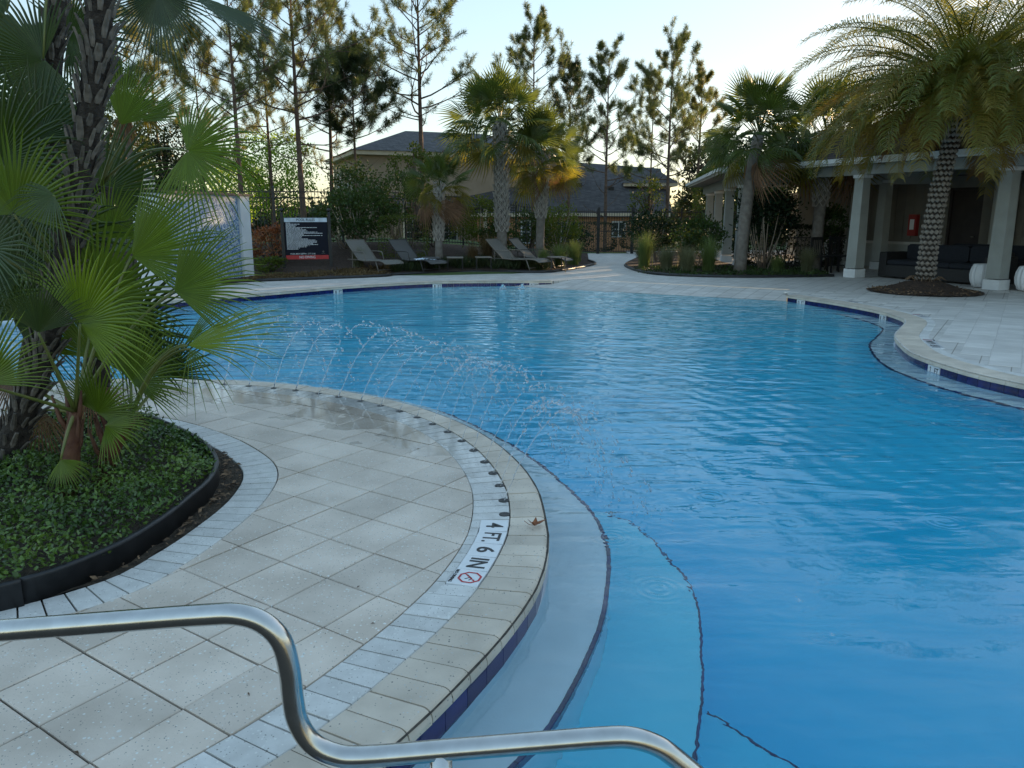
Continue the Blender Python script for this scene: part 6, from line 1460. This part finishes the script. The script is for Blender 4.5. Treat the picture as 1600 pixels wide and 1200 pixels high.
# ------------------------------------------------------------------ loungers, tables, towel
def lounger(x, y, ang, sling, frame, label):
    """head at the origin, foot along +x"""
    r = thing('sun_lounger', label, 'sun lounger', (x, y, 0), ang, 'sun loungers along the far deck'); W = .62
    hz = .36; bx = .62; bk = Vector((.02, 0, .90))
    prof = [(bx, hz), (.95, hz - .015), (1.3, hz), (1.62, hz + .012), (1.80, hz - .02), (1.88, hz - .07)]
    def ribbon(P, nm):
        mb = MB(); vs = []
        for (px_, pz) in P:
            for y_ in (-W / 2 + .02, W / 2 - .02): vs += [(px_, y_, pz), (px_, y_, pz - .008)]
        k = len(P); fs = []
        for i in range(k - 1):
            a_ = i * 4; b_ = a_ + 4; fs += [(a_, b_, b_ + 2, a_ + 2), (a_ + 1, a_ + 3, b_ + 3, b_ + 1), (a_, a_ + 1, b_ + 1, b_), (a_ + 2, b_ + 2, b_ + 3, a_ + 3)]
        fs += [(0, 2, 3, 1), (4 * k - 4, 4 * k - 3, 4 * k - 1, 4 * k - 2)]
        mb.add(vs, fs); return mb.build(nm, M[sling], r)
    ribbon(prof, 'seat'); ribbon([(bk.x, bk.z), (.2, .72), (.42, .54), (bx, hz)], 'backrest')
    for y_ in (-W / 2, W / 2):
        mb = MB(); mb.tube(catmull([Vector((.10, y_, hz - .0))] + [Vector((a_, y_, b_)) for a_, b_ in prof], False, 4), .014, 6); mb.build('side_rail', M[frame], r)
        mb = MB(); mb.tube([(bk.x, y_, bk.z), (.2, y_, .72), (.42, y_, .54), (bx, y_, hz)], .013, 6); mb.build('back_rail', M[frame], r)
        mb = MB(); mb.tube([(1.45, y_, hz), (1.52, y_, .2), (1.6, y_, 0)], .014, 6); mb.build('leg', M[frame], r)
        mb = MB(); mb.tube(catmull([Vector(p) for p in [(.30, y_, 0), (.33, y_, .3), (.34, y_, .54), (.42, y_, .585), (.80, y_, .585), (.90, y_, .56), (.94, y_, .46), (.97, y_, hz)]], False, 4), .014, 6); mb.build('armrest', M[frame], r)
    for (x_, z_) in ((1.55, .12), (.31, .14)): mb = MB(); mb.tube([(x_, -W / 2, z_), (x_, W / 2, z_)], .011, 6); mb.build('crossbar', M[frame], r)
    mb = MB(); mb.tube([(bk.x, -W / 2, bk.z), (bk.x, W / 2, bk.z)], .013, 6); mb.build('top_bar', M[frame], r)
    return r
LA = math.atan2(-.78, .62)
lounger(-4.55, 22.55, LA + .12, 'slinglight', 'framelight', 'light taupe lounger nearest the pool rules sign')
l2 = lounger(-3.35, 22.75, LA + .12, 'slingdark', 'framedark', 'dark framed lounger with a towel on its seat, second from the sign')
lounger(-.60, 23.15, LA + .28, 'slinglight', 'framelight', 'light taupe lounger in front of the taller booted palm')
lounger(.02, 23.75, LA + .40, 'slinglight', 'framedark', 'rightmost lounger, dark frame with pale sling, in front of the shorter booted palm')
fwd = Vector((math.cos(LA + .12), math.sin(LA + .12), 0)); c = Vector((-3.35, 22.75, 0)) + fwd * 1.28
mb = MB(); n = 14; vs = [(-.30 + .6 * i / n, -.21 + .42 * j / 8, .375 + .022 * abs(math.sin(i * 1.3 + j * .9)) + .02 * math.exp(-((i - 6) / 3) ** 2) + (.0 if 0 < j < 8 else -.012)) for j in range(9) for i in range(n + 1)]
mb.add(vs, [(j * (n + 1) + i, j * (n + 1) + i + 1, (j + 1) * (n + 1) + i + 1, (j + 1) * (n + 1) + i) for j in range(8) for i in range(n)], 0, True)
o = mb.build('towel', M['towel']); o.location = (c.x, c.y, .004); o.rotation_euler = (0, 0, LA + 1.2); tag(o, 'crumpled pale blue towel on the seat of the dark lounger', 'towel')
def side_table(x, y, ang, top, label):
    r = thing('side_table', label, 'side table', (x, y, 0), ang, 'small side tables between the loungers'); s_ = .46
    mb = MB(); mb.box((0, 0, .42), (s_, s_, .025)); mb.build('table_top', M[top], r)
    for x_ in (-.2, .2):
        for y_ in (-.2, .2): mb = MB(); mb.bar((x_ * 1.05, y_ * 1.05, 0), (x_, y_, .407), .024); mb.build('leg', M['framedark'], r)
side_table(-2.28, 21.95, .15, 'slingdark', 'dark side table just right of the lounger with the towel')
side_table(-1.62, 22.1, .1, 'framelight', 'pale topped side table before the small palm')
side_table(-.82, 22.3, .1, 'framelight', 'side table touching the left side of the third lounger')
side_table(1.28, 22.35, .2, 'framelight', 'side table at the right end of the row, by the last lounger')

# ------------------------------------------------------------------ houses beyond the fence
def window_part(root, c, w, h, nrm, m='windowwhite', bars=True):
    nrm = Vector(nrm).normalized(); t = Vector((-nrm.y, nrm.x, 0)); c = Vector(c); Mx = Matrix((t, nrm, Vector((0, 0, 1)))).transposed()
    mb = MB(); f = .09
    for (x, z, a_, b_) in ((-w / 2 - f / 2, 0, f, h + 2 * f), (w / 2 + f / 2, 0, f, h + 2 * f), (0, h / 2 + f / 2, w - .004, f), (0, -h / 2 - f / 2, w - .004, f)): mb.box(c + t * x + Vector((0, 0, z)) + nrm * .03, (a_, .08, b_), 0, Mx)
    if bars: mb.box(c + nrm * .035, (w, .03, .05), 0, Mx); mb.box(c + nrm * .034, (.05, .028, h), 0, Mx)
    o = mb.build('window', M[m], root); mb = MB(); mb.box(c + nrm * .012, (w, .02, h), 0, Mx); mb.build('pane', M['glass'], o)
# two-storey house on the left: front corner, one face running right and back, one running left and back
hA = thing('tan_house', 'two-storey tan stucco house with hipped grey roof behind the pines', 'house'); C0 = Vector((px(566, 45), 45))
h1 = Vector((.93, .37)).normalized(); h2 = Vector((-.37, .93))
def lh(a_, b_, z=0.): p = C0 + h1 * a_ + h2 * b_; return Vector((p.x, p.y, z))
mb = MB(); frame_box(mb, lh, 0, 13, 0, 9, -1.2, 4.9); mb.build('wall', M['stucco'], hA)
mb = MB(); frame_box(mb, lh, -.45, 13.4, -.45, 9.4, 4.902, 5.13); mb.build('fascia', M['creamtrim'], hA)
mb = MB(); hip(mb, lh, -.55, 13.5, -.55, 9.5, 5.135, 6.75, 4.4, True, True); mb.build('roof', M['shinglegrey'], hA)
for z, b_ in ((3.35, 6.5), (3.35, 3.0), (.7, 6.5)): window_part(hA, lh(0, b_, z), 1.1, 1.5, tuple(-h1) + (0,))
for a_, z in ((3.0, .6), (5.2, .6), (9.5, .6)): window_part(hA, lh(a_, 0, z), .95, 1.5, tuple(-h2) + (0,))
mb = MB(); frame_box(mb, lh, 1.8, 12.0, -2.2, -.003, 1.95, 2.03); lr = mb.build('porch_roof', M['shinglegrey'], hA)
for a_ in (2.0, 6.8, 11.8): mb = MB(); p = lh(a_, -2.05); mb.box((p.x, p.y, .44), (.2, .2, 3.0)); mb.build('porch_post', M['creamtrim'], hA)
mb = MB(); mb.add([lh(1.7, -2.3, 2.035), lh(12.1, -2.3, 2.035), lh(12.1, -.003, 2.7), lh(1.7, -.003, 2.7)], [(0, 1, 2, 3)]); mb.build('porch_shingles', M['shinglegrey'], lr)
# long low house: big roof, brown front wall with a white window, upper cream gable end on its right
hB = thing('brown_house', 'long low brown house with a wide dark roof behind the gate', 'house'); Yb = 46
xl, xr = px(745, Yb), px(1046, Yb)
lw_ = lambda a_, b_, z=0.: Vector((a_, Yb + b_, z))
mb = MB(); frame_box(mb, lw_, xl, xr - .4, 0, 11, -1.2, 1.55); mb.build('wall', M['stuccobrown'], hB)
mb = MB(); frame_box(mb, lw_, xl - .4, xr - .1, -.5, -.46, 1.50, 1.70); mb.build('fascia', M['creamtrim'], hB)
x0, x1 = px(790, 53), px(1028, 53)
mb = MB(); mb.add([(xl - 2, Yb - .5, 1.705), (xr, Yb - .5, 1.705), (xr, Yb + 12, 1.705), (xl - 2, Yb + 12, 1.705), (xl + 1.6, Yb + 6, 5.15), (px(848, 52), Yb + 6, 5.1), (px(1028, 52), Yb + 6, 4.55)], [(0, 1, 6, 5, 4), (1, 2, 6), (3, 4, 5, 6, 2), (0, 4, 3), (3, 2, 1, 0)]); mb.build('roof', M['shinglegrey'], hB)
ux0, ux1 = px(974, 48.5), px(1048, 48.5)
mb = MB(); mb.box(((ux0 + ux1) / 2 + .1, 50.6, 2.2), (ux1 - ux0 - .4, 3.6, 2.2)); up_ = mb.build('upper_wall', M['stucco'], hB)
mb = MB(); mb.box(((ux0 + ux1) / 2 + .1, 50.6, 3.40), (ux1 - ux0 + .3, 4.5, .19)); mb.build('upper_fascia', M['creamtrim'], hB)
mb = MB(); cx_ = (ux0 + ux1) / 2 + .1; hw = (ux1 - ux0 + .4) / 2; mb.add([(cx_ - hw, 48.3, 3.50), (cx_ + hw, 48.3, 3.50), (cx_ + hw, 53, 3.5), (cx_ - hw, 53, 3.5), (cx_ - hw * .5, 51, 4.56), (cx_ + hw * .35, 51, 4.56)], [(0, 1, 5, 4), (1, 2, 5), (2, 3, 4, 5), (3, 0, 4), (3, 2, 1, 0)]); mb.build('upper_roof', M['shinglegrey'], hB)
window_part(hB, (px(966, Yb), Yb, .78), .62, .75, (0, -1, 0)); window_part(hB, (px(890, Yb), Yb, .62), .9, 1.0, (0, -1, 0)); window_part(hB, (px(828, Yb), Yb, .62), .9, 1.2, (0, -1, 0))
for q in ((px(902, 49), 48.6, 3.35), (px(953, 48), 48.2, 3.12)): mb = MB(); mb.box(q, (.35, .3, .28)); mb.build('roof_vent', M['blackmetal'], hB)
